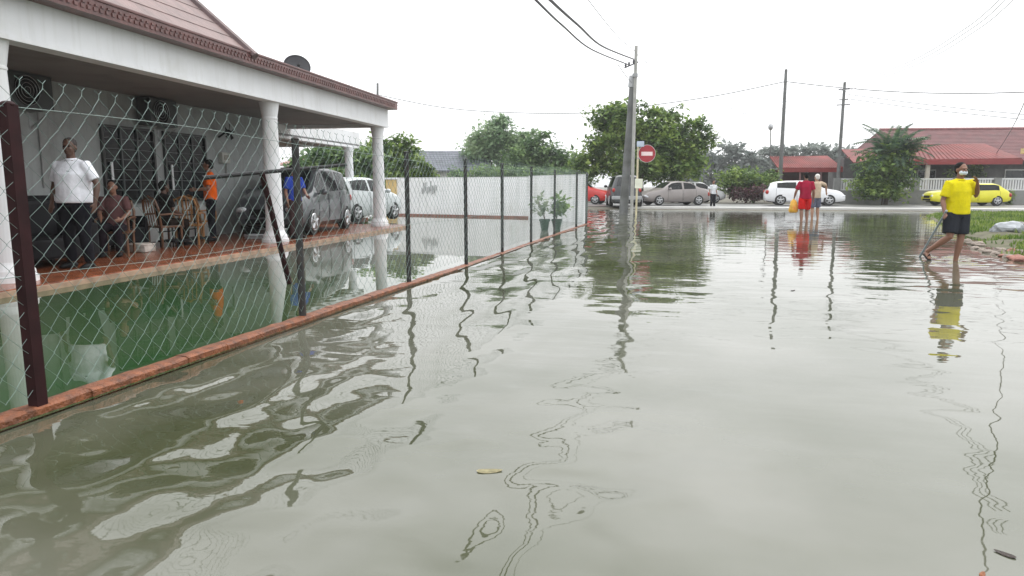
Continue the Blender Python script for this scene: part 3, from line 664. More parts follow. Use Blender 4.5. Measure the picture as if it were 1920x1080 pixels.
# long garden wall: grey base, white baluster panels between piers
GW = thing('garden_wall', 'grey garden wall topped with white slatted panels behind the yellow car', 'wall', frame(1560, 46.8), R(3.5))
S3 = 46.8/1300.
gx = lambda px: (px-1560)*S3
gw = mat('grey garden wall', (.22, .225, .22), .8, .2, 1.5, dirt=(.12, .13, .11), dscale=1.5)
obj('base_wall', B(gx(1562), gx(2150), -.1, .1, -.1, .92), gw, GW)
i = 0
for px_ in range(1568, 2150, 68):
    obj('pier', B(gx(px_)-.2, gx(px_)+.2, -.16, .16, .921, 1.74), gw, GW)
    x0, x1 = gx(px_)+.22, gx(px_+68)-.22
    bm = B(x0, x1, -.06, .06, .93, 1.0); box(bm, x0, x1, -.06, .06, 1.62, 1.72)
    kx = x0+.04
    while kx < x1-.08: box(bm, kx, kx+.09, -.035, .035, 1.0, 1.62); kx += .16
    obj('slat_panel', bm, mat('white slat', (.60, .61, .62), .6, .08), GW)
# neighbours' roofs on the left
def roofhouse(name, label, px, d, x0, x1, ytop, yeave, m, wl, zg=0):
    t = thing(name, label, 'house', frame(px, d), YAW); s = d/1300.
    X0, X1 = (x0-px)*s, (x1-px)*s; ze = CAMH-.1+(350-yeave)*s; zt = CAMH-.1+(350-ytop)*s
    obj('wall', B(X0+.4, X1-.4, .5, 7, -.2, ze), wl, t)
    rf = obj('roof', poly(bmesh.new(), [(X0, 0, ze), (X1, 0, ze), (X1-.3, 3.7, zt), (X0+.3, 3.7, zt)], .1), m, t)
    obj('roof', poly(bmesh.new(), [(X0, 7.5, ze), (X1, 7.5, ze), (X1-.3, 3.71, zt), (X0+.3, 3.71, zt)], .1), m, t)
    bm = bmesh.new()
    for i in range(1, 10):
        u = i/10; tube(bm, [(X0+.3*u, 3.7*u, ze+(zt-ze)*u+.1), (X1-.3*u, 3.7*u, ze+(zt-ze)*u+.1)], .025, n=4)
    obj('tile_course', bm, m, rf)
    wn = obj('window', B(X0+2, X0+3.6, .42, .495, 1.0, 2.0), white, t); obj('pane', B(X0+2.08, X0+3.52, .40, .418, 1.08, 1.92), darkglass, wn)
    return t
roofhouse('grey_roof_house', 'house with a dark grey tiled roof behind the left half of the boundary wall', 830, 60, 768, 920, 283, 322, mat('slate roof', (.13, .14, .17), .6, .2, 1.5), mat('grey white wall', (.5, .5, .48), .7))
roofhouse('pink_roof_house', 'pinkish roofed house glimpsed through the carport beside the middle column', 600, 44, 520, 652, 297, 312, mat('pink roof', (.42, .24, .22), .6, .15, 1.), mat('grey white wall', (.5, .5, .48), .7))
p = at(560, 300, 44)

# ------------------------------------------------------------------ vehicles
def lerp_pts(pts, x):
    if x <= pts[0][0]: return pts[0][1]
    for (a, b_) in zip(pts, pts[1:]):
        if x <= b_[0]:
            u = (x-a[0])/(b_[0]-a[0]+1e-9); return a[1]+(b_[1]-a[1])*u
    return pts[-1][1]
def car(name, label, cat, loc, rz_, L_, W_, top, belt, m, side_glass, screens, wheel_r=.31, wb=(.19, .80), dark_trim=False, group=None, lamps='normal', plate=True, rimm=None):
    """x: 0 = rear end, L = nose; top/belt are lists of (x/L, z); side_glass: list of (x0,x1); screens: list of (x0,x1)"""
    t = thing(name, label, cat, loc, rz_, group); hw_ = W_/2; tp = [(a*L_, b_) for a, b_ in top]; bl = [(a*L_, b_) for a, b_ in belt]
    def zt(x): return (lerp_pts(tp, x-.05)+lerp_pts(tp, x)*2+lerp_pts(tp, x+.05))/4
    def hwid(x):
        u = abs(2*x/L_-1); return hw_*(1-.16*u**5)
    def sec(x):
        T_ = zt(x); b_ = min(lerp_pts(bl, x), T_-.02); wd = hwid(x); u = abs(2*x/L_-1); zb = .20+.10*u**6
        ins = max(0, T_-b_)*.30+.02
        return [(0, zb), (wd*.86, zb), (wd*.97, zb+.10), (wd, (zb+b_)*.45+.03), (wd*.995, (zb+b_)*.62), (wd*.965, b_), (wd*.965-ins*.5, b_+(T_-b_)*.5), (wd*.965-ins, T_-.05*min(1, (T_-b_)*4)), (wd*.965-ins-.12, T_-.005), (wd*.4, T_+.015), (0, T_+.02)]
    bm = bmesh.new(); NS = 44; xs_ = [L_*i/NS for i in range(NS+1)]; rings = []
    for x in xs_:
        s = sec(x); e_ = min(x, L_-x)
        k = 1 if e_ > .12 else .93
        pts = [(y*k, z if k == 1 else .35+(z-.35)*.93) for y, z in s]
        ring = [bm.verts.new((x-L_/2, y, z)) for y, z in pts]+[bm.verts.new((x-L_/2, -y, z)) for y, z in pts[-2:0:-1]]
        rings.append(ring)
    for a_, b_ in zip(rings, rings[1:]):
        for i in range(len(a_)): bm.faces.new((a_[i], a_[(i+1) % len(a_)], b_[(i+1) % len(b_)], b_[i]))
    bm.faces.new(rings[0]); bm.faces.new(rings[-1][::-1])
    body = obj('body', bm, m, t, smooth=True)
    cbm = bmesh.new()
    for f in wb: cyl(cbm, (f*L_-L_/2, 0, wheel_r), wheel_r*1.22, W_*1.2, 'y', 28)
    c = obj('cut', cbm, m); bo = body.modifiers.new('b', 'BOOLEAN'); bo.object = c; bo.operation = 'DIFFERENCE'; bo.solver = 'EXACT'
    evalmesh(body); bpy.data.objects.remove(c)
    try: body.data.set_sharp_from_angle(angle=R(38))
    except Exception: pass
    obj('chassis', B(-L_*.44, L_*.44, -hw_*.72, hw_*.72, .19, .62), black, t)
    rimm_ = rimm or mat('alloy rim', (.45, .46, .47), .3, .1, metal=.7)
    for f in wb:
        for sg in (-1, 1):
            x = f*L_-L_/2; y = sg*(hw_-.11)
            wbm = bmesh.new(); cyl(wbm, (x, y, wheel_r), wheel_r, .2, 'y', 30); whl = obj('wheel', wbm, rubber, t)
            rb = bmesh.new(); cyl(rb, (x, y+sg*.101, wheel_r), wheel_r*.66, .012, 'y', 24)
            rim = obj('rim', rb, mat('rim well', (.03, .03, .03), .5), whl)
            sb = bmesh.new()
            for k in range(5):
                a_ = k*2*PI/5+.3; tube(sb, [(x, y+sg*.112, wheel_r), (x+math.cos(a_)*wheel_r*.62, y+sg*.112, wheel_r+math.sin(a_)*wheel_r*.62)], [wheel_r*.16, wheel_r*.12], n=6)
            for k in range(20):
                a_, a2 = k*PI/10, (k+1)*PI/10; q = wheel_r*.63; tube(sb, [(x+math.cos(a_)*q, y+sg*.11, wheel_r+math.sin(a_)*q), (x+math.cos(a2)*q, y+sg*.11, wheel_r+math.sin(a2)*q)], wheel_r*.06, n=5, cap=False)
            obj('spokes', sb, rimm_, whl)
    # glass
    for (a_, b_, *kk) in side_glass:
        for sg in (-1, 1):
            g = bmesh.new(); n = 8; lo = []; hi = []; mi = []
            for i in range(n+1):
                x = (a_+(b_-a_)*i/n)*L_; s = sec(x); (yb, zb_), (yt, zt_) = s[5], s[7]
                u0, u1 = .08, .90
                lo.append((x-L_/2, sg*(yb+(yt-yb)*u0+.006), zb_+(zt_-zb_)*u0+.0)); hi.append((x-L_/2, sg*(s[6][0]+(yt-s[6][0])*.86+.008), s[6][1]+(zt_-s[6][1])*.86)); mi.append((x-L_/2, sg*(s[6][0]+.009), s[6][1]))
            lv = [g.verts.new(q) for q in lo]; hv = [g.verts.new(q) for q in hi]; mv = [g.verts.new(q) for q in mi]
            for i in range(n): g.faces.new((lv[i], lv[i+1], mv[i+1], mv[i])); g.faces.new((mv[i], mv[i+1], hv[i+1], hv[i]))
            bmesh.ops.solidify(g, geom=g.faces[:], thickness=.004); obj('side_window', g, darkglass, t, smooth=False)
    for (a_, b_) in screens:
        g = bmesh.new(); n = 8; rows = []
        for i in range(n+1):
            x = (a_+(b_-a_)*i/n)*L_; s = sec(x); r_ = []
            for (y, z) in ((-s[8][0]*.98, s[8][1]), (-s[9][0], s[9][1]), (0, s[10][1]), (s[9][0], s[9][1]), (s[8][0]*.98, s[8][1])):
                dz = (zt(x+.03)-zt(x-.03))/.06; nn = Vector((-dz, 0, 1)).normalized()*.008; r_.append(g.verts.new((x-L_/2+nn.x, y, z+nn.z)))
            rows.append(r_)
        for q, q2 in zip(rows, rows[1:]):
            for i in range(4): g.faces.new((q[i], q[i+1], q2[i+1], q2[i]))
        bmesh.ops.recalc_face_normals(g, faces=g.faces); obj('windscreen' if a_ > .5 else 'rear_window', g, darkglass, t, smooth=True)
    # seams, handles, lights, bumpers, plates, mirrors
    for (a_, b_, *kk) in side_glass:
        for xx in (a_-.008, b_+.008):
            for sg in (-1, 1):
                s = sec(xx*L_)
                pts = [(xx*L_-L_/2, sg*(y+.001), z) for y, z in s[2:6]]
                obj('door_seam', tube(bmesh.new(), pts, .006, n=4), black, t)
    for (a_, b_, *kk) in side_glass:
        for sg in (-1, 1):
            x = (a_+.04)*L_; s = sec(x); obj('door_handle', B(x-L_/2-.08, x-L_/2+.08, sg*s[5][0]*1.0-.02, sg*s[5][0]*1.0+.02, s[5][1]-.14, s[5][1]-.11, bev=.008), m, t)
    zh = lerp_pts(bl, L_*.97)-.12; zr = lerp_pts(bl, .02)-.14
    lens = mat('lamp lens', (.6, .62, .65), .08, .05, spec=1); red_ = mat('tail lamp', (.35, .02, .015), .15, .2)
    for sg in (-1, 1):
        h = bmesh.new()
        if lamps == 'round': cyl(h, (L_/2-.05, sg*hw_*.62, zh), .10, .08, 'x', 20)
        else: ell(h, (L_/2-.16, sg*hw_*.70, zh), (.20, .15, .085), (0, R(-12), sg*R(-28)))
        obj('headlight', h, lens, t, smooth=True)
        h = bmesh.new(); ell(h, (-L_/2+.10, sg*hw_*.78, zr), (.12, .10, .13)); obj('tail_light', h, red_, t, smooth=True)
        x = side_glass[-1][1]*L_-.1; s = sec(x); mb = bmesh.new(); ell(mb, (x-L_/2+.05, sg*(s[5][0]+.12), s[5][1]+.09), (.07, .11, .075)); tube(mb, [(x-L_/2+.05, sg*(s[5][0]-.02), s[5][1]+.04), (x-L_/2+.05, sg*(s[5][0]+.1), s[5][1]+.06)], .02)
        obj('wing_mirror', mb, m if not dark_trim else black, t, smooth=True)
    obj('grille', B(L_/2-.03, L_/2+.006, -hw_*.42, hw_*.42, zh-.10, zh+.04, bev=.01), black, t)
    obj('lower_grille', B(L_/2-.03, L_/2+.004, -hw_*.55, hw_*.55, .30, .42, bev=.01), black, t)
    if plate:
        for sg in (-1, 1):
            x = sg*(L_/2+.008); obj('number_plate', B(x-.006, x+.006, -.26, .26, .46, .57), black if sg > 0 else mat('pale plate', (.55, .55, .55), .4), t)
    if dark_trim: obj('bumper', B(-L_/2-.07, -L_/2+.1, -hw_*.9, hw_*.9, .42, .62, bev=.04), mat('bumper grey', (.35, .36, .37), .4, .1), t)
    return t
paint = lambda n, c, v=.04: mat(n, c, .28, v, 3., spec=.5, coat=.5, dirt=None)
silver = paint('dark silver grey paint', (.065, .07, .078)); bronze = paint('bronze grey paint', (.26, .235, .225)); wcar = paint('white car paint', (.75, .76, .78))
ycar = paint('bright yellow paint', (.70, .66, .015)); rcar = paint('red car paint', (.50, .02, .015)); dcar = paint('dark grey car paint', (.045, .05, .055)); pcar = paint('pale silver paint', (.5, .54, .55))
SED_T = [(0, .78), (.02, .98), (.13, 1.06), (.17, 1.09), (.30, 1.40), (.38, 1.46), (.52, 1.47), (.60, 1.42), (.74, 1.02), (.80, .96), (.93, .84), (.985, .68), (1, .5)]
SED_B = [(0, .82), (.15, 1.0), (.5, .94), (.75, .90), (1, .62)]
HAT_T = [(0, .75), (.02, 1.02), (.06, 1.30), (.12, 1.42), (.25, 1.48), (.48, 1.49), (.57, 1.44), (.73, 1.05), (.80, .99), (.93, .88), (.985, .70), (1, .5)]
HAT_B = [(0, .95), (.12, 1.05), (.5, .97), (.75, .92), (1, .65)]
MPV_T = [(0, .8), (.015, 1.1), (.05, 1.5), (.10, 1.62), (.3, 1.68), (.5, 1.68), (.58, 1.62), (.76, 1.08), (.82, 1.02), (.93, .92), (.985, .74), (1, .5)]
MPV_B = [(0, 1.0), (.2, 1.06), (.5, 1.0), (.77, .94), (1, .7)]
SUV_T = [(0, .8), (.01, 1.15), (.035, 1.68), (.07, 1.76), (.3, 1.80), (.55, 1.78), (.60, 1.72), (.70, 1.16), (.76, 1.12), (.95, 1.05), (.99, .8), (1, .55)]
SUV_B = [(0, 1.08), (.5, 1.08), (.7, 1.06), (1, .9)]
MIN_T = [(0, .62), (.02, .84), (.07, .96), (.15, 1.24), (.22, 1.33), (.50, 1.34), (.60, 1.30), (.70, .97), (.75, .93), (.93, .86), (.985, .72), (1, .5)]
MIN_B = [(0, .78), (.2, .90), (.5, .86), (.75, .86), (1, .66)]
def cloc(px, d, z=.13): p = at(px, 350, d); return (p.x, p.y, z)
car('parked_car', 'bronze grey sedan parked side on behind the no entry sign', 'car', cloc(1262, 43.8), YAW+PI+R(14), 4.35, 1.7, SED_T, SED_B, bronze, [(.24, .42), (.45, .66)], [(.18, .29), (.61, .73)])
car('parked_car', 'red car with its nose showing between the white wall and the dark off road car', 'car', cloc(1088, 46.5), YAW+R(-20), 4.0, 1.65, HAT_T, HAT_B, rcar, [(.14, .38), (.41, .66)], [(.58, .72)])
car('off_road_car', 'dark grey off road car seen from behind beside the thick utility pole', 'car', cloc(1169, 41.6), YAW+PI/2+R(-4), 4.5, 1.85, SUV_T, SUV_B, dcar, [(.08, .30), (.33, .5), (.52, .63)], [(.012, .036), (.605, .69)], wheel_r=.37, dark_trim=True, rimm=steel)
car('parked_car', 'white car mostly hidden behind the bronze grey sedan', 'car', cloc(1302, 50), YAW+R(10), 4.2, 1.7, SED_T, SED_B, wcar, [(.24, .42), (.45, .66)], [(.18, .29), (.61, .73)])
car('parked_car', 'white hatchback parked side on behind the two walkers', 'car', cloc(1507, 43.3), YAW+R(-14), 4.55, 1.75, HAT_T, HAT_B, wcar, [(.14, .38), (.41, .66)], [(.02, .06), (.58, .72)], wheel_r=.33)
car('parked_car', 'small bright yellow retro hatchback parked by the grey garden wall', 'car', cloc(1812, 42.6), YAW+PI-R(3), 4.6, 1.6, MIN_T, MIN_B, ycar, [(.17, .42), (.45, .64)], [(.08, .14), (.61, .69)], wheel_r=.30, lamps='round')
HM = HO.matrix_basis
def hp(x, y, z=.09): return HM @ Vector((x, y, z))
q = gz(548, 438, .09)
mp = car('parked_car', 'dark grey people carrier parked nose first in the carport behind the middle column', 'car', hp(-1.78, 10.55), R(1.5)-PI/2+R(6), 4.3, 1.76, MPV_T, MPV_B, silver, [(.10, .30), (.33, .52), (.55, .70)], [(.02, .06), (.59, .75)], wheel_r=.32)
mp = car('parked_car', 'pale silver car parked behind the dark grey people carrier in the carport', 'car', hp(-2.75, 16.7), R(1.5)+PI/2-R(10), 4.0, 1.66, HAT_T, HAT_B, pcar, [(.14, .38), (.41, .66)], [(.58, .72)])

# ------------------------------------------------------------------ people
skinD = mat('dark brown skin', (.085, .04, .025), .5, .1); skinM = mat('brown skin', (.22, .11, .07), .5, .1); skinL = mat('tan skin', (.36, .20, .13), .5, .1)
hairm = mat('black hair', (.012, .011, .011), .9, .2, spec=.15)
def clothm(n, c): return mat(n, c, .9, .14, 7., bump=.9, bscale=9, spec=.08)
def person(label, loc, rz_, skin, top, bottom, J=None, shorts=False, sleeve='short', H=1.75, hair=True, hairm_=None, mask=None, heavy=1.0, grip=(), lean=None, headturn=0, topm=None, group=None, fine=True, shoes=None, scarf=None):
    s = H/1.75
    t = thing('person', label, 'person', loc, rz_, group)
    D = dict(pel=(0, 0, .93), wai=(0, 0, 1.08), che=(0, 0, 1.28), sho=(0, .01, 1.43), nec=(0, 0, 1.50), hea=(0, -.015, 1.645),
             ls=(-.185, 0, 1.42), le=(-.25, .03, 1.13), lw=(-.27, -.05, .88), lh=(-.275, -.07, .80),
             rs=(.185, 0, 1.42), re=(.25, .03, 1.13), rw=(.27, -.05, .88), rh=(.275, -.07, .80),
             lhip=(-.095, 0, .92), lk=(-.11, -.02, .5), la=(-.12, .01, .085), lt=(-.14, -.17, .03),
             rhip=(.095, 0, .92), rk=(.11, -.02, .5), ra=(.12, .01, .085), rt=(.14, -.17, .03))
    if J: D.update(J)
    D = {k: Vector(v)*s for k, v in D.items()}; hv = heavy
    b = bmesh.new(); V = lambda *a: [tuple(x*s for x in r) if isinstance(r, tuple) else r*s for r in a]
    up = D['che']-D['pel']
    tube(b, [D['pel']-up*.12, D['pel'], D['wai'], D['che'], D['sho'], D['sho'].lerp(D['nec'], .7)], V((.13*hv, .09*hv), (.16*hv, .11*hv), (.14*hv, .11*hv), (.165*hv, .115*hv), (.15*hv, .085), (.07, .065)), n=16)
    nk = (D['hea']-D['nec'])
    tube(b, [D['sho'], D['nec'], D['nec']+nk*.6], V(.065, .056, .053), n=12)
    hm = Matrix.Translation(D['hea']) @ Matrix.Rotation(headturn, 4, 'Z')
    def hell(c, r): 
        c = hm @ (Vector(c)*s); m4 = Matrix.Translation(c) @ Matrix.Rotation(headturn, 4, 'Z') @ Matrix.Diagonal((r[0]*s, r[1]*s, r[2]*s, 1)); bmesh.ops.create_uvsphere(b, u_segments=14, v_segments=10, radius=1, matrix=m4)
    hell((0, .012, .02), (.076, .095, .098)); hell((0, -.022, -.035), (.060, .070, .082)); hell((0, -.055, -.085), (.034, .034, .026))
    hell((0, -.096, -.018), (.015, .022, .022)); hell((0, -.085, -.058), (.026, .014, .010)); hell((0, -.078, .022), (.058, .018, .012))
    for sg in (-1, 1): hell((sg*.078, .015, -.012), (.010, .02, .032)); hell((sg*.032, -.075, -.028), (.02, .02, .018))
    for sd, ss in (('l', -1), ('r', 1)):
        S_, E_, W_, Hn = D[sd+'s'], D[sd+'e'], D[sd+'w'], D[sd+'h']
        tube(b, [D['sho']+Vector((ss*.08*s, 0, 0)), S_, S_.lerp(E_, .5), E_, E_.lerp(W_, .3), W_], V(.055, .058, .047, .040, .042, .026), n=12)
        hd = (Hn-W_).normalized(); side = hd.cross(Vector((ss, 0, 0))); 
        if side.length < .2: side = hd.cross(Vector((0, 0, 1)))
        side.normalize(); nrm = side.cross(hd).normalized()
        ref = tuple(side)
        tube(b, [W_, W_+hd*.03*s, W_+hd*.085*s], V((.026, .02), (.036, .016), (.040, .014)), n=10, ref=ref)
        curl = .75 if sd in grip else .28
        into = nrm*(-ss) if nrm.x*ss > 0 else nrm*ss
        for k in range(4):
            o_ = side*(.030-.020*k)*s; ln = (.066, .075, .070, .055)[k]*s; p0 = W_+hd*.08*s+o_
            d1 = (hd+into*curl*.5).normalized(); d2 = (hd+into*curl*1.5).normalized(); d3 = (hd*(1-curl*.6)+into*curl*2.2).normalized()
            tube(b, [p0-hd*.02*s, p0+d1*ln*.4, p0+d1*ln*.4+d2*ln*.35, p0+d1*ln*.4+d2*ln*.35+d3*ln*.3], V(.0095, .009, .0085, .007), n=6)
        p0 = W_+hd*.03*s+side*.028*s; tube(b, [p0, p0+(side*.7+hd*.6+into*.3).normalized()*.035*s, p0+(side*.7+hd*.6+into*.3).normalized()*.035*s+(hd+into*.4).normalized()*.03*s], V(.013, .011, .008), n=6)
        Hp, K_, A_, T_ = D[sd+'hip'], D[sd+'k'], D[sd+'a'], D[sd+'t']
        tube(b, [Hp+Vector((0, 0, .03*s)), Hp.lerp(K_, .25), Hp.lerp(K_, .7), K_, K_.lerp(A_, .28), K_.lerp(A_, .65), A_], V(.09*hv, .088*hv, .066*hv, .056, .059, .044, .036), n=14)
        hl = A_-(T_-A_)*.28; hl.z = min(A_.z-.03*s, A_.z); hl.z = A_.z-.05*s
        tube(b, [hl+Vector((0, 0, .0)), A_+Vector((0, 0, -.035*s)), A_.lerp(T_, .55)+Vector((0, 0, -.012*s)), T_], V((.028, .03), (.036, .04), (.042, .026), (.034, .014)), n=10)
    fuse('body', b, skin, t, .0085*s if fine else .012*s, 4)
    # shirt
    tm = topm or top; c = bmesh.new(); h2 = hv*1.0
    tube(c, [D['pel']-up*.09, D['pel'], D['wai'], D['che'], D['sho'], D['sho'].lerp(D['nec'], .55)], V((.178*h2, .135*h2), (.182*h2, .14*h2), (.165*h2, .14*h2), (.185*h2, .138*h2), (.155*h2, .10), (.082, .078)), n=18)
    for sd, ss in (('l', -1), ('r', 1)):
        S_, E_, W_ = D[sd+'s'], D[sd+'e'], D[sd+'w']
        if sleeve == 'short': tube(c, [D['sho']+Vector((ss*.07*s, 0, 0)), S_, S_.lerp(E_, .45), S_.lerp(E_, .78)], V(.07, .079, .074, .072), n=12)
        elif sleeve == 'long': tube(c, [D['sho']+Vector((ss*.07*s, 0, 0)), S_, S_.lerp(E_, .5), E_, E_.lerp(W_, .5), E_.lerp(W_, .95)], V(.07, .076, .066, .06, .054, .044), n=12)
    sh = fuse('shirt', c, tm, t, .011*s, 3)
    n_ = bmesh.new(); tube(n_, [D['nec']-nk*.28, D['nec']-nk*.02], V(.080, .066), n=14); obj('collar', n_, tm, t, smooth=True)
    # trousers
    c = bmesh.new(); tube(c, [D['pel']-up*.25, D['pel']-up*.05, D['pel']+up*.14], V((.14*hv, .11*hv), (.172*hv, .128*hv), (.160*hv, .122*hv)), n=16)
    for sd in 'lr':
        Hp, K_, A_ = D[sd+'hip'], D[sd+'k'], D[sd+'a']
        if shorts: tube(c, [Hp, Hp.lerp(K_, .3), Hp.lerp(K_, .86)], V(.105*hv, .108*hv, .100*hv), n=14)
        else: tube(c, [Hp, Hp.lerp(K_, .3), K_, K_.lerp(A_, .5), K_.lerp(A_, .96)], V(.10*hv, .10*hv, .080, .074, .066), n=14)
    fuse('shorts' if shorts else 'trousers', c, bottom, t, .011*s, 3)
    if shoes:
        for sd in 'lr':
            A_, T_ = D[sd+'a'], D[sd+'t']; c = bmesh.new(); hl = A_-(T_-A_)*.30
            tube(c, [Vector((hl.x, hl.y, A_.z-.05*s)), Vector((A_.x, A_.y, A_.z-.035*s)), A_.lerp(T_, .6)+Vector((0, 0, -.01*s)), T_+(T_-A_)*.08], V((.035, .035), (.044, .05), (.049, .033), (.038, .02)), n=12); obj('shoe', c, shoes, t, smooth=True)
    if hair:
        c = bmesh.new(); m4 = hm @ Matrix.Translation((0, .03*s, .045*s)) @ Matrix.Diagonal((.084*s, .094*s, .086*s, 1)); bmesh.ops.create_uvsphere(c, u_segments=18, v_segments=12, radius=1, matrix=m4)
        m4 = hm @ Matrix.Translation((0, .055*s, -.01*s)) @ Matrix.Diagonal((.076*s, .06*s, .075*s, 1)); bmesh.ops.create_uvsphere(c, u_segments=14, v_segments=10, radius=1, matrix=m4)
        fuse('hair', c, hairm_ or hairm, t, .008*s, 2)
    for sg in (-1, 1):
        c = bmesh.new(); m4 = hm @ Matrix.Translation((sg*.032*s, -.094*s, -.0*s)) @ Matrix.Diagonal((.013*s, .006*s, .007*s, 1)); bmesh.ops.create_uvsphere(c, u_segments=10, v_segments=6, radius=1, matrix=m4); obj('eye', c, black, t, smooth=True)
    if mask:
        c = bmesh.new(); m4 = hm @ Matrix.Translation((0, -.045*s, -.05*s)) @ Matrix.Diagonal((.068*s, .060*s, .050*s, 1)); bmesh.ops.create_uvsphere(c, u_segments=16, v_segments=10, radius=1, matrix=m4)
        obj('face_mask', c, mask, t, smooth=True)
    return t, D
maskm = mat('pale face mask', (.62, .70, .74), .8, .05)
fz = R(12)
# man in the white polo shirt on the porch
q = gz(152, 503, .09)
t, D = person('heavy man in a white polo shirt and black trousers standing on the porch, arms hanging', (q.x, q.y, .09), fz+R(-14), skinD, clothm('white cotton', (.74, .75, .80)), clothm('black cloth', (.012, .012, .016)),
    J=dict(ls=(-.225, 0, 1.40), rs=(.225, 0, 1.40), le=(-.35, .03, 1.14), lw=(-.37, -.02, .90), lh=(-.37, -.04, .82), re=(.35, .04, 1.15), rw=(.37, -.04, .90), rh=(.37, -.06, .82), lk=(-.13, -.02, .5), la=(-.15, .02, .085), lt=(-.18, -.15, .03), rk=(.13, -.02, .5), ra=(.15, .02, .085), rt=(.18, -.15, .03)),
    H=1.85, heavy=1.42, headturn=R(25), hairm_=mat('cropped hair', (.03, .022, .02), .7), shoes=black)
bm = bmesh.new(); 
poly(bm, [(.075, -.173, 1.40), (.115, -.165, 1.40), (.105, -.168, 1.36), (.085, -.172, 1.36)], .004, (0, 1, 0)); obj('shirt_crest', bm, black, t)
obj('belt_phone', B(-.19, -.13, -.165, -.145, .98, 1.07, bev=.005), mat('pale phone', (.5, .5, .52), .3), t)
# man in the orange shirt
q = gz(400, 452, .09)
person('man in a bright orange shirt and black trousers standing on the porch', (q.x, q.y, .09), fz+R(-65), skinM, clothm('orange cloth', (.72, .12, .015)), clothm('black cloth', (.012, .012, .016)), H=1.74, J=dict(re=(.25, -.05, 1.15), rw=(.2, -.28, 1.12), rh=(.18, -.36, 1.12)), headturn=R(-20), shoes=black)
q = gz(347, 440, .09)
person('person in navy clothes standing before the right hand dark window', (q.x, q.y, .09), fz+R(30), skinD, clothm('navy cloth', (.02, .025, .07)), clothm('navy cloth', (.02, .025, .07)), H=1.62, sleeve='long', fine=False, shoes=black)
SIT = dict(lk=(-.12, -.42, .50), la=(-.13, -.36, .085), lt=(-.14, -.53, .03), rk=(.12, -.42, .50), ra=(.13, -.36, .085), rt=(.14, -.53, .03), pel=(0, 0, .52), wai=(0, .02, .68), che=(0, .02, .88), sho=(0, 0, 1.03), nec=(0, -.02, 1.10), hea=(0, -.05, 1.24),
           ls=(-.18, 0, 1.02), le=(-.24, -.05, .76), lw=(-.16, -.28, .66), lh=(-.13, -.36, .65), rs=(.18, 0, 1.02), re=(.24, -.05, .76), rw=(.16, -.28, .66), rh=(.13, -.36, .65), lhip=(-.095, 0, .50), rhip=(.095, 0, .50))
brownw = mat('dark stained wood', (.12, .05, .02), .35, .3, 6.)
def chair(label, loc, rz_, m):
    t = thing('wooden_chair', label, 'chair', loc, rz_, 'chairs on the porch')
    obj('seat', B(-.24, .24, -.24, .24, .38, .42, bev=.01), m, t)
    for x in (-.21, .21):
        for y in (-.21, .21): obj('leg', T([(x, y, 0), (x, y, .38 if y < 0 else .38)], .022), m, t)
    bm = bmesh.new()
    tube(bm, [(-.22, .22, .42), (-.235, .27, .75), (-.19, .30, .92), (0, .31, .99), (.19, .30, .92), (.235, .27, .75), (.22, .22, .42)], .024, n=8)
    for x in (-.12, -.04, .04, .12): tube(bm, [(x, .23, .42), (x, .30, .95)], .012, n=6)
    obj('backrest', bm, m, t)
    for x in (-.25, .25): obj('armrest', T([(x, .26, .64), (x, 0, .65), (x, -.22, .62), (x, -.22, .40)], .02), m, t)
    return t
for (px_, py_, rzz, lab, sk, tc_, bc) in ((222, 478, R(15), 'person in a dusty pink top sitting on the porch behind the man in white', skinM, (.12, .06, .06), (.02, .015, .02)),
                             (312, 462, R(150), 'person in a black top sitting on the porch with back turned', skinD, (.015, .013, .013), (.02, .015, .012))):
    q = gz(px_, py_, .09)
    chair('dark wooden armchair under the person in %s' % ('dusty pink' if px_ < 250 else 'a black top'), (q.x, q.y, .09), fz+rzz, brownw)
    person(lab, (q.x, q.y, .09), fz+rzz, sk, clothm('top %d' % px_, tc_), clothm('bottom %d' % px_, bc), J=SIT, H=1.66, fine=False, shoes=black)
for (px_, py_, rzz, lab) in ((358, 458, R(190), 'empty brown wooden armchair right of the seated person in black, back to the street'), (378, 447, R(160), 'empty brown wooden armchair nearest the man in orange, back to the street')):
    q = gz(px_, py_, .09); chair(lab, (q.x, q.y, .09), fz+rzz, mat('honey brown wood', (.26, .12, .035), .4, .3, 6.))
# person in blue by the car
q = gz(556, 447, .09)
person('person in a blue shirt standing between the middle column and the parked car', (q.x, q.y, .09), fz+R(60), skinM, clothm('blue cloth', (.03, .06, .34)), clothm('dark cloth', (.05, .03, .03)), H=1.66, shoes=black, J=dict(re=(.22, -.1, 1.14), rw=(.14, -.28, 1.0), rh=(.12, -.36, .98)))
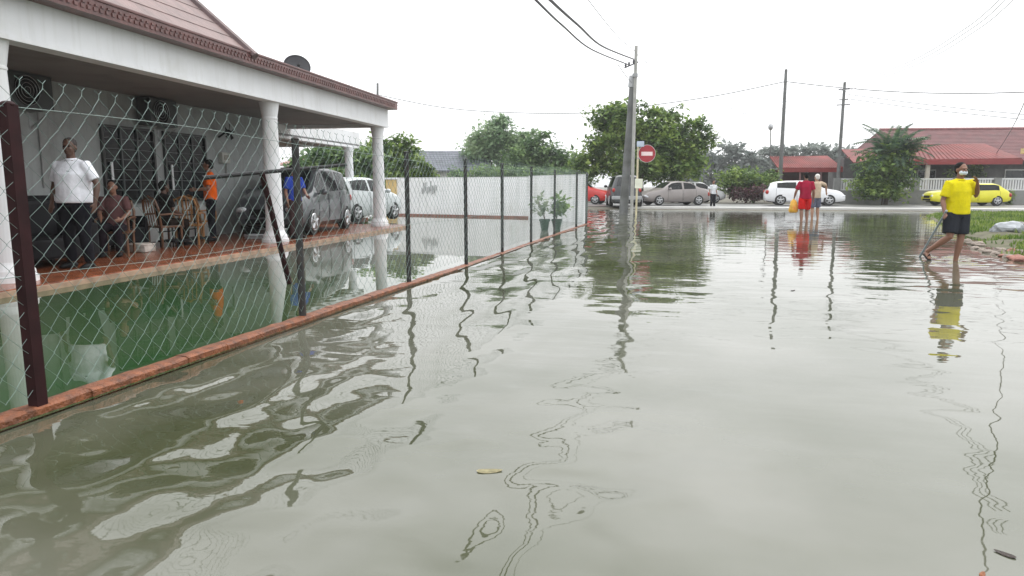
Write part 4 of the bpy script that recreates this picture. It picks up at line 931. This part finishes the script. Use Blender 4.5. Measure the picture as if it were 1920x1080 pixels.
# wading man in yellow
q = gz(1786, 489); 
t, D = person('man in a yellow shirt, dark shorts and a face mask wading with a stick', (q.x, q.y, -.10), fz+R(8), skinM, clothm('yellow cloth', (.66, .57, .012)), clothm('charcoal cloth', (.025, .028, .035)), shorts=True, H=1.76, mask=maskm, heavy=1.18, grip=('l',),
    J=dict(ls=(-.20, 0, 1.41), le=(-.27, .02, 1.13), lw=(-.31, -.10, .92), lh=(-.33, -.16, .86), re=(.33, -.02, 1.20), rw=(.17, -.19, 1.42), rh=(.12, -.20, 1.50), rs=(.20, 0, 1.43),
           lk=(-.15, -.06, .52), la=(-.31, .24, .24), lt=(-.33, .13, .12), rk=(.09, -.03, .5), ra=(.05, .0, .085), rt=(.06, -.17, .03)))
c = bmesh.new(); A_, T_ = D['la'], D['lt']; tube(c, [A_+Vector((0, .05, -.05)), A_.lerp(T_, .5)+Vector((0, 0, -.05)), T_+Vector((0, -.02, -.03))], [(.045, .014)]*3, n=10); tube(c, [A_.lerp(T_, .6)+Vector((-.05, 0, -.04)), A_.lerp(T_, .6)+Vector((0, -.02, .035)), A_.lerp(T_, .6)+Vector((.05, 0, -.04))], .012, n=6); obj('sandal', c, black, t)
mt = t.matrix_basis; hnd = mt @ (D['lw'].lerp(D['lh'], .9))
sq = gz(1717, 492, -.12)
st = thing('walking_stick', 'thin grey stick reaching from the hand of the man in yellow down into the water', 'stick', (sq.x, sq.y, -.15))
obj('shaft', T([(0, 0, 0), (hnd.x-sq.x, hnd.y-sq.y, hnd.z+.15+.10)], .019, n=8), mat('grey plastic', (.28, .33, .37), .4), st)
# two walkers
q = gz(1507, 420); dd = 25.5; q = at(1507, 417, dd)
t, D = person('person in maroon shirt and red shorts wading away with a yellow bag', (q.x, q.y, -.16), fz+PI-R(10), skinM, clothm('maroon cloth', (.30, .012, .04)), clothm('red cloth', (.55, .015, .015)), shorts=True, H=1.93, heavy=1.06, grip=('r',), mask=None,
    J=dict(lk=(-.10, -.10, .5), la=(-.09, .02, .085), rk=(.10, .02, .5), ra=(.10, .12, .085), rt=(.12, -.03, .03), re=(.30, .02, 1.14), rw=(.33, -.06, .93), rh=(.34, -.08, .86)))
hnd = t.matrix_basis @ D['rh']
bg = thing('carrier_bag', 'yellow and orange carrier bag hanging from the hand of the person in maroon', 'bag', (hnd.x, hnd.y, .32))
bm = bmesh.new(); tube(bm, [(0, 0, 0), (0, 0, .06), (.02, 0, .25), (0, 0, .42), (0, 0, .5)], [(.12, .06), (.17, .10), (.15, .09), (.10, .05), (.03, .02)], n=14); obj('sack', bm, mat('yellow bag', (.75, .42, .05), .5, .25, 6., dirt=(.7, .16, .03), dscale=5), bg, smooth=True)
bm = bmesh.new()
for sg in (-1, 1): tube(bm, [(sg*.03, 0, .48), (0, 0, hnd.z-.32-.02)], .008, n=5)
obj('handle', bm, mat('yellow bag', (.75, .42, .05)), bg)
q = at(1527, 417, 27.5)
person('person in a beige shirt and pale cap walking just behind the person in maroon', (q.x, q.y, -.14), fz+PI+R(12), skinL, clothm('beige cloth', (.48, .38, .28)), clothm('grey blue cloth', (.12, .13, .18)), shorts=True, H=1.88, fine=False, hairm_=mat('pale cap', (.65, .63, .6), .8),
    J=dict(ls=(-.19, 0, 1.43), le=(-.42, -.05, 1.36), lw=(-.50, -.12, 1.12), lh=(-.52, -.14, 1.04)))
q = at(1336, 386, 42.0)
person('small distant person in a white top and black trousers beside the bronze sedan tail', (q.x, q.y, -.02), fz+R(20), skinM, clothm('pale top', (.6, .62, .64)), clothm('black cloth', (.012, .012, .016)), H=1.66, fine=False)

# ------------------------------------------------------------------ porch furniture
q = hp(-1.75, 1.2)
t = thing('sofa', 'long black sofa against the dark lower part of the porch wall', 'sofa', q, R(1.5))
blk = mat('black leatherette', (.010, .010, .012), .6, .2, 5., spec=.15)
obj('seat', B(-.35, .45, -1.2, 1.6, .12, .42, bev=.04), blk, t); obj('backrest', B(-.36, -.12, -1.2, 1.6, .42, .98, bev=.06), blk, t)
for y in (-1.3, 1.62): obj('armrest', B(-.36, .45, y, y+.16, .1, .62, bev=.04), blk, t)
for (x, y) in ((-.3, -1.2), (.4, -1.2), (-.3, 1.6), (.4, 1.6)): obj('leg', B(x-.03, x+.03, y-.03, y+.03, 0, .12), black, t)
t2_ = copy_tree(t); t2_.location = hp(-2.7, 4.35); t2_['label'] = 'second black sofa behind the person sitting in dusty pink'; t2_.scale = (1, .55, 1)
q = hp(-2.1, 6.0)
t = thing('metal_rack', 'black metal rack of upright and cross bars in front of the tiled wall', 'rack', q, R(1.5))
for y in (-.55, -.18, .18, .55): obj('upright', T([(0, y, 0), (0, y, .92)], .016), black, t)
for z in (.12, .30, .60, .9): obj('cross_bar', T([(0, -.6, z), (0, .6, z)], .012), black, t)
obj('shelf', B(-.02, .35, -.6, .6, .10, .14), black, t)
for y in (-.5, .5): obj('foot', T([(.33, y, 0), (.33, y, .12)], .016), black, t)
for i, (px_, py_, cc, lab) in enumerate(((262, 472, (.45, .4, .36), 'pale crumpled sack on the porch floor below the rack'), (500, 448, (.30, .31, .32), 'grey folded mat on the porch floor left of the middle column'))):
    q = gz(px_, py_, .09); bm = bmesh.new(); rr = random.Random(i)
    box(bm, -.22 - .25*i, .22+.25*i, -.15, .15, 0, .14-.05*i); bmesh.ops.subdivide_edges(bm, edges=bm.edges[:], cuts=5, use_grid_fill=True)
    for v in bm.verts: 
        if v.co.z > .01: v.co += Vector((rr.uniform(-.015, .015), rr.uniform(-.015, .015), rr.uniform(-.02, .02)))
    o = obj('sack' if i == 0 else 'folded_mat', bm, clothm('sack %d' % i, cc), smooth=True); o.location = (q.x, q.y, .095); tag(o, lab, 'sack' if i == 0 else 'mat')

# ------------------------------------------------------------------ potted plants by the fence
for i, (px_, py_, lab) in enumerate(((1021, 436, 'left potted plant with sparse white blossom leaves by the fence kerb'), (1044, 434, 'right potted plant with fuller dark green leaves by the fence kerb'))):
    q = gz(px_, py_, 0); q = at(px_, py_, 20.3)
    t = thing('potted_plant', lab, 'plant', (q.x, q.y, -.02), YAW+i); t.scale = (.76, .76, .84)
    obj('pot', T([(0, 0, 0), (0, 0, .04), (0, 0, .34), (0, 0, .36), (0, 0, .42)], [.12, .13, .19, .215, .215], n=20), mat('green plastic pot', (.03, .07, .045), .4, .2), t)
    obj('soil', T([(0, 0, .38), (0, 0, .425)], .19, n=16), mat('soil', (.05, .035, .025), .9), t)
    bm = bmesh.new(); rr = random.Random(i+3)
    for k in range(5):
        a_ = rr.uniform(0, 6.28); tube(bm, [(0, 0, .4), (.12*math.cos(a_), .12*math.sin(a_), .7), (.3*math.cos(a_), .3*math.sin(a_), 1.0)], [.014, .01, .005], n=5)
    obj('stem', bm, bark, t)
    bm = leaves([(0, 0, .95, .42, .35, .26), (-.2 if i == 0 else .15, 0, .75, .3, .3, .2)], 90 if i == 0 else 190, .20, 50+i, gap=.35)
    me = bpy.data.meshes.new('foliage'); bm.to_mesh(me); bm.free(); me.materials.append(leafmat('pale leaf', (.2, .26, .18), (.35, .4, .3), (.5, .54, .44), 4) if i == 0 else LD); link(bpy.data.objects.new('foliage', me)).parent = t
q = at(1031, 436, 20.6)

# ------------------------------------------------------------------ grassy bank with rubble on the right
outline = [gz(*p) for p in ((1925, 487), (1880, 478), (1835, 462), (1812, 446), (1800, 430), (1770, 418), (1740, 410), (1735, 404), (1800, 401), (1925, 401), (2300, 401), (2500, 520))]
def inside(x, y):
    c = False; n = len(outline)
    for i in range(n):
        a_, b_ = outline[i], outline[i-1]
        if (a_.y > y) != (b_.y > y) and x < (b_.x-a_.x)*(y-a_.y)/(b_.y-a_.y)+a_.x: c = not c
    return c
def edist(x, y):
    p = Vector((x, y, 0)); m_ = 99
    for i in range(len(outline)):
        a_, b_ = outline[i-1], outline[i]; d = b_-a_; u = max(0, min(1, (p-a_).dot(d)/d.dot(d))); m_ = min(m_, (a_+d*u-p).length)
    return m_
def bankh(x, y):
    n_ = noise.noise(Vector((x*.5, y*.5, 0)))*.09+noise.noise(Vector((x*1.7, y*1.7, 3)))*.035
    e_ = edist(x, y)
    return (min(.10, e_*.12)+n_ if inside(x, y) else -.06-min(.3, e_*.2)+n_*.4)
bm = bmesh.new(); vs = {}
X_ = [4.5+i*.35 for i in range(70)]; Y_ = [11+i*.45 for i in range(64)]
for i, x in enumerate(X_):
    for j, y in enumerate(Y_): vs[i, j] = bm.verts.new((x, y, bankh(x, y)))
for i in range(len(X_)-1):
    for j in range(len(Y_)-1): bm.faces.new((vs[i, j], vs[i+1, j], vs[i+1, j+1], vs[i, j+1]))
bankm = mat('muddy grass bank', (.095, .09, .05), .9, .35, 3., dirt=(.07, .085, .03), dscale=1.5)
struct(obj('grass_bank', bm, bankm, smooth=True))
bm = bmesh.new(); rr = random.Random(77); cnt = 0
while cnt < 24000:
    u = rr.random()**1.4; x = rr.uniform(5, 27); y = 13+u*26
    if not inside(x, y): continue
    z = bankh(x, y)
    if z < .015 or noise.noise(Vector((x*.9, y*.9, 7))) < -.22: continue
    cnt += 1; h = rr.uniform(.05, .13); a_ = rr.uniform(0, 6.28); dx, dy = math.cos(a_)*.012*(1+y/20), math.sin(a_)*.012*(1+y/20); lx, ly = rr.uniform(-.05, .05), rr.uniform(-.05, .05)
    bm.faces.new([bm.verts.new((x-dx, y-dy, z-.01)), bm.verts.new((x+dx, y+dy, z-.01)), bm.verts.new((x+lx, y+ly, z+h))])
me = bpy.data.meshes.new('grass'); bm.to_mesh(me); bm.free(); me.materials.append(leafmat('grass blade', (.06, .12, .02), (.13, .21, .035), (.25, .32, .07), 1.3))
tag(link(bpy.data.objects.new('grass', me)), 'short wet yellowish green grass on the roadside bank', 'grass', None, 'stuff')
def rock(px_, py_, sz, col, lab, seed, grp=None, name='stone', cat='stone', flat=.5):
    q = gz(px_, py_, .03); bm = bmesh.new(); bmesh.ops.create_icosphere(bm, subdivisions=3, radius=1); 
    for v in bm.verts: v.co *= 1+.35*noise.noise(v.co*1.3+Vector((seed*3.1, 0, 0)))+.1*noise.noise(v.co*4+Vector((seed, 0, 0))); v.co.z *= flat; v.co *= sz
    o = obj(name, bm, col); o.location = (q.x, q.y, max(bankh(q.x, q.y), 0)+sz*flat*.3); o.rotation_euler = (0, 0, seed); return tag(o, lab, cat, grp, 'thing')
rockm = mat('rubble', (.24, .20, .17), .85, .3, 5., bump=.5, bscale=20); redr = mat('broken brick', (.30, .14, .11), .85, .3, 6.)
bagm = mat('grey plastic sack', (.30, .32, .34), .6, .3, 5., bump=.8, bscale=9)
rock(1888, 440, .38, bagm, 'crumpled pale grey plastic sack on the grass bank at the right edge', 2, None, 'plastic_sack', 'sack', .55)
rock(1912, 432, .22, mat('black plastic', (.03, .03, .035), .4), 'black plastic lump beside the pale grey sack', 5, None, 'plastic_lump', 'plastic', .5)
rr = random.Random(4); lumps = [(1828, 464), (1842, 467), (1853, 471), (1866, 474), (1880, 478), (1893, 480), (1907, 484), (1918, 487), (1836, 458), (1822, 455), (1874, 468), (1899, 470), (1912, 474), (1815, 449)]
for i, (a_, b_) in enumerate(lumps):
    rock(a_, b_, rr.uniform(.07, .15), redr if i in (4, 6, 7, 11) else rockm, 'wet rubble lump along the edge of the grass bank', i+3, 'rubble along the bank edge', 'rubble')
# floating leaves and twig
def leafobj(px_, py_, sz, m_, lab, rzv, name='fallen_leaf', cat='leaf'):
    q = gz(px_, py_); bm = bmesh.new(); n = 12; vs_ = []
    for i in range(n):
        a_ = 2*PI*i/n; vs_.append(bm.verts.new((math.cos(a_)*sz, math.sin(a_)*sz*.42*(1-.25*math.cos(a_)), 0.0+.03*sz*math.cos(2*a_))))
    c = bm.verts.new((0, 0, .0))
    for i in range(n): bm.faces.new((vs_[i], vs_[(i+1) % n], c))
    bmesh.ops.solidify(bm, geom=bm.faces[:], thickness=.002); o = obj(name, bm, m_); o.location = (q.x, q.y, .004); o.rotation_euler = (0, 0, rzv); tag(o, lab, cat)
leafobj(918, 884, .06, mat('pale yellow leaf', (.42, .38, .22), .6, .2, 30), 'pale yellow leaf floating in the foreground water', .3)
leafobj(1884, 1040, .035, mat('dark wet leaf', (.05, .03, .02), .4, .3, 30), 'dark wet leaf with a pale tip floating at the bottom right corner', 2.4)
leafobj(1842, 1078, .02, mat('orange leaf', (.4, .15, .06), .5, .2, 30), 'tiny orange leaf floating at the bottom edge, lower right', 1)
leafobj(1487, 545, .05, mat('dark wet leaf', (.05, .03, .02)), 'small dark leaf floating on the water beyond the middle distance', 1)

# ------------------------------------------------------------------ damp air
hm_ = bpy.data.materials.new('haze'); hm_.use_nodes = True; ht = hm_.node_tree; ht.nodes.clear()
pv = ht.nodes.new('ShaderNodeVolumePrincipled'); pv.inputs['Color'].default_value = (.93, .95, .96, 1); pv.inputs['Density'].default_value = .0008; pv.inputs['Anisotropy'].default_value = .2
ho = ht.nodes.new('ShaderNodeOutputMaterial'); ht.links.new(pv.outputs[0], ho.inputs['Volume'])
hz_ = obj('haze', B(-1000, 1000, -350, 1900, -1.3, 14), hm_); tag(hz_, None, None, None, 'stuff')
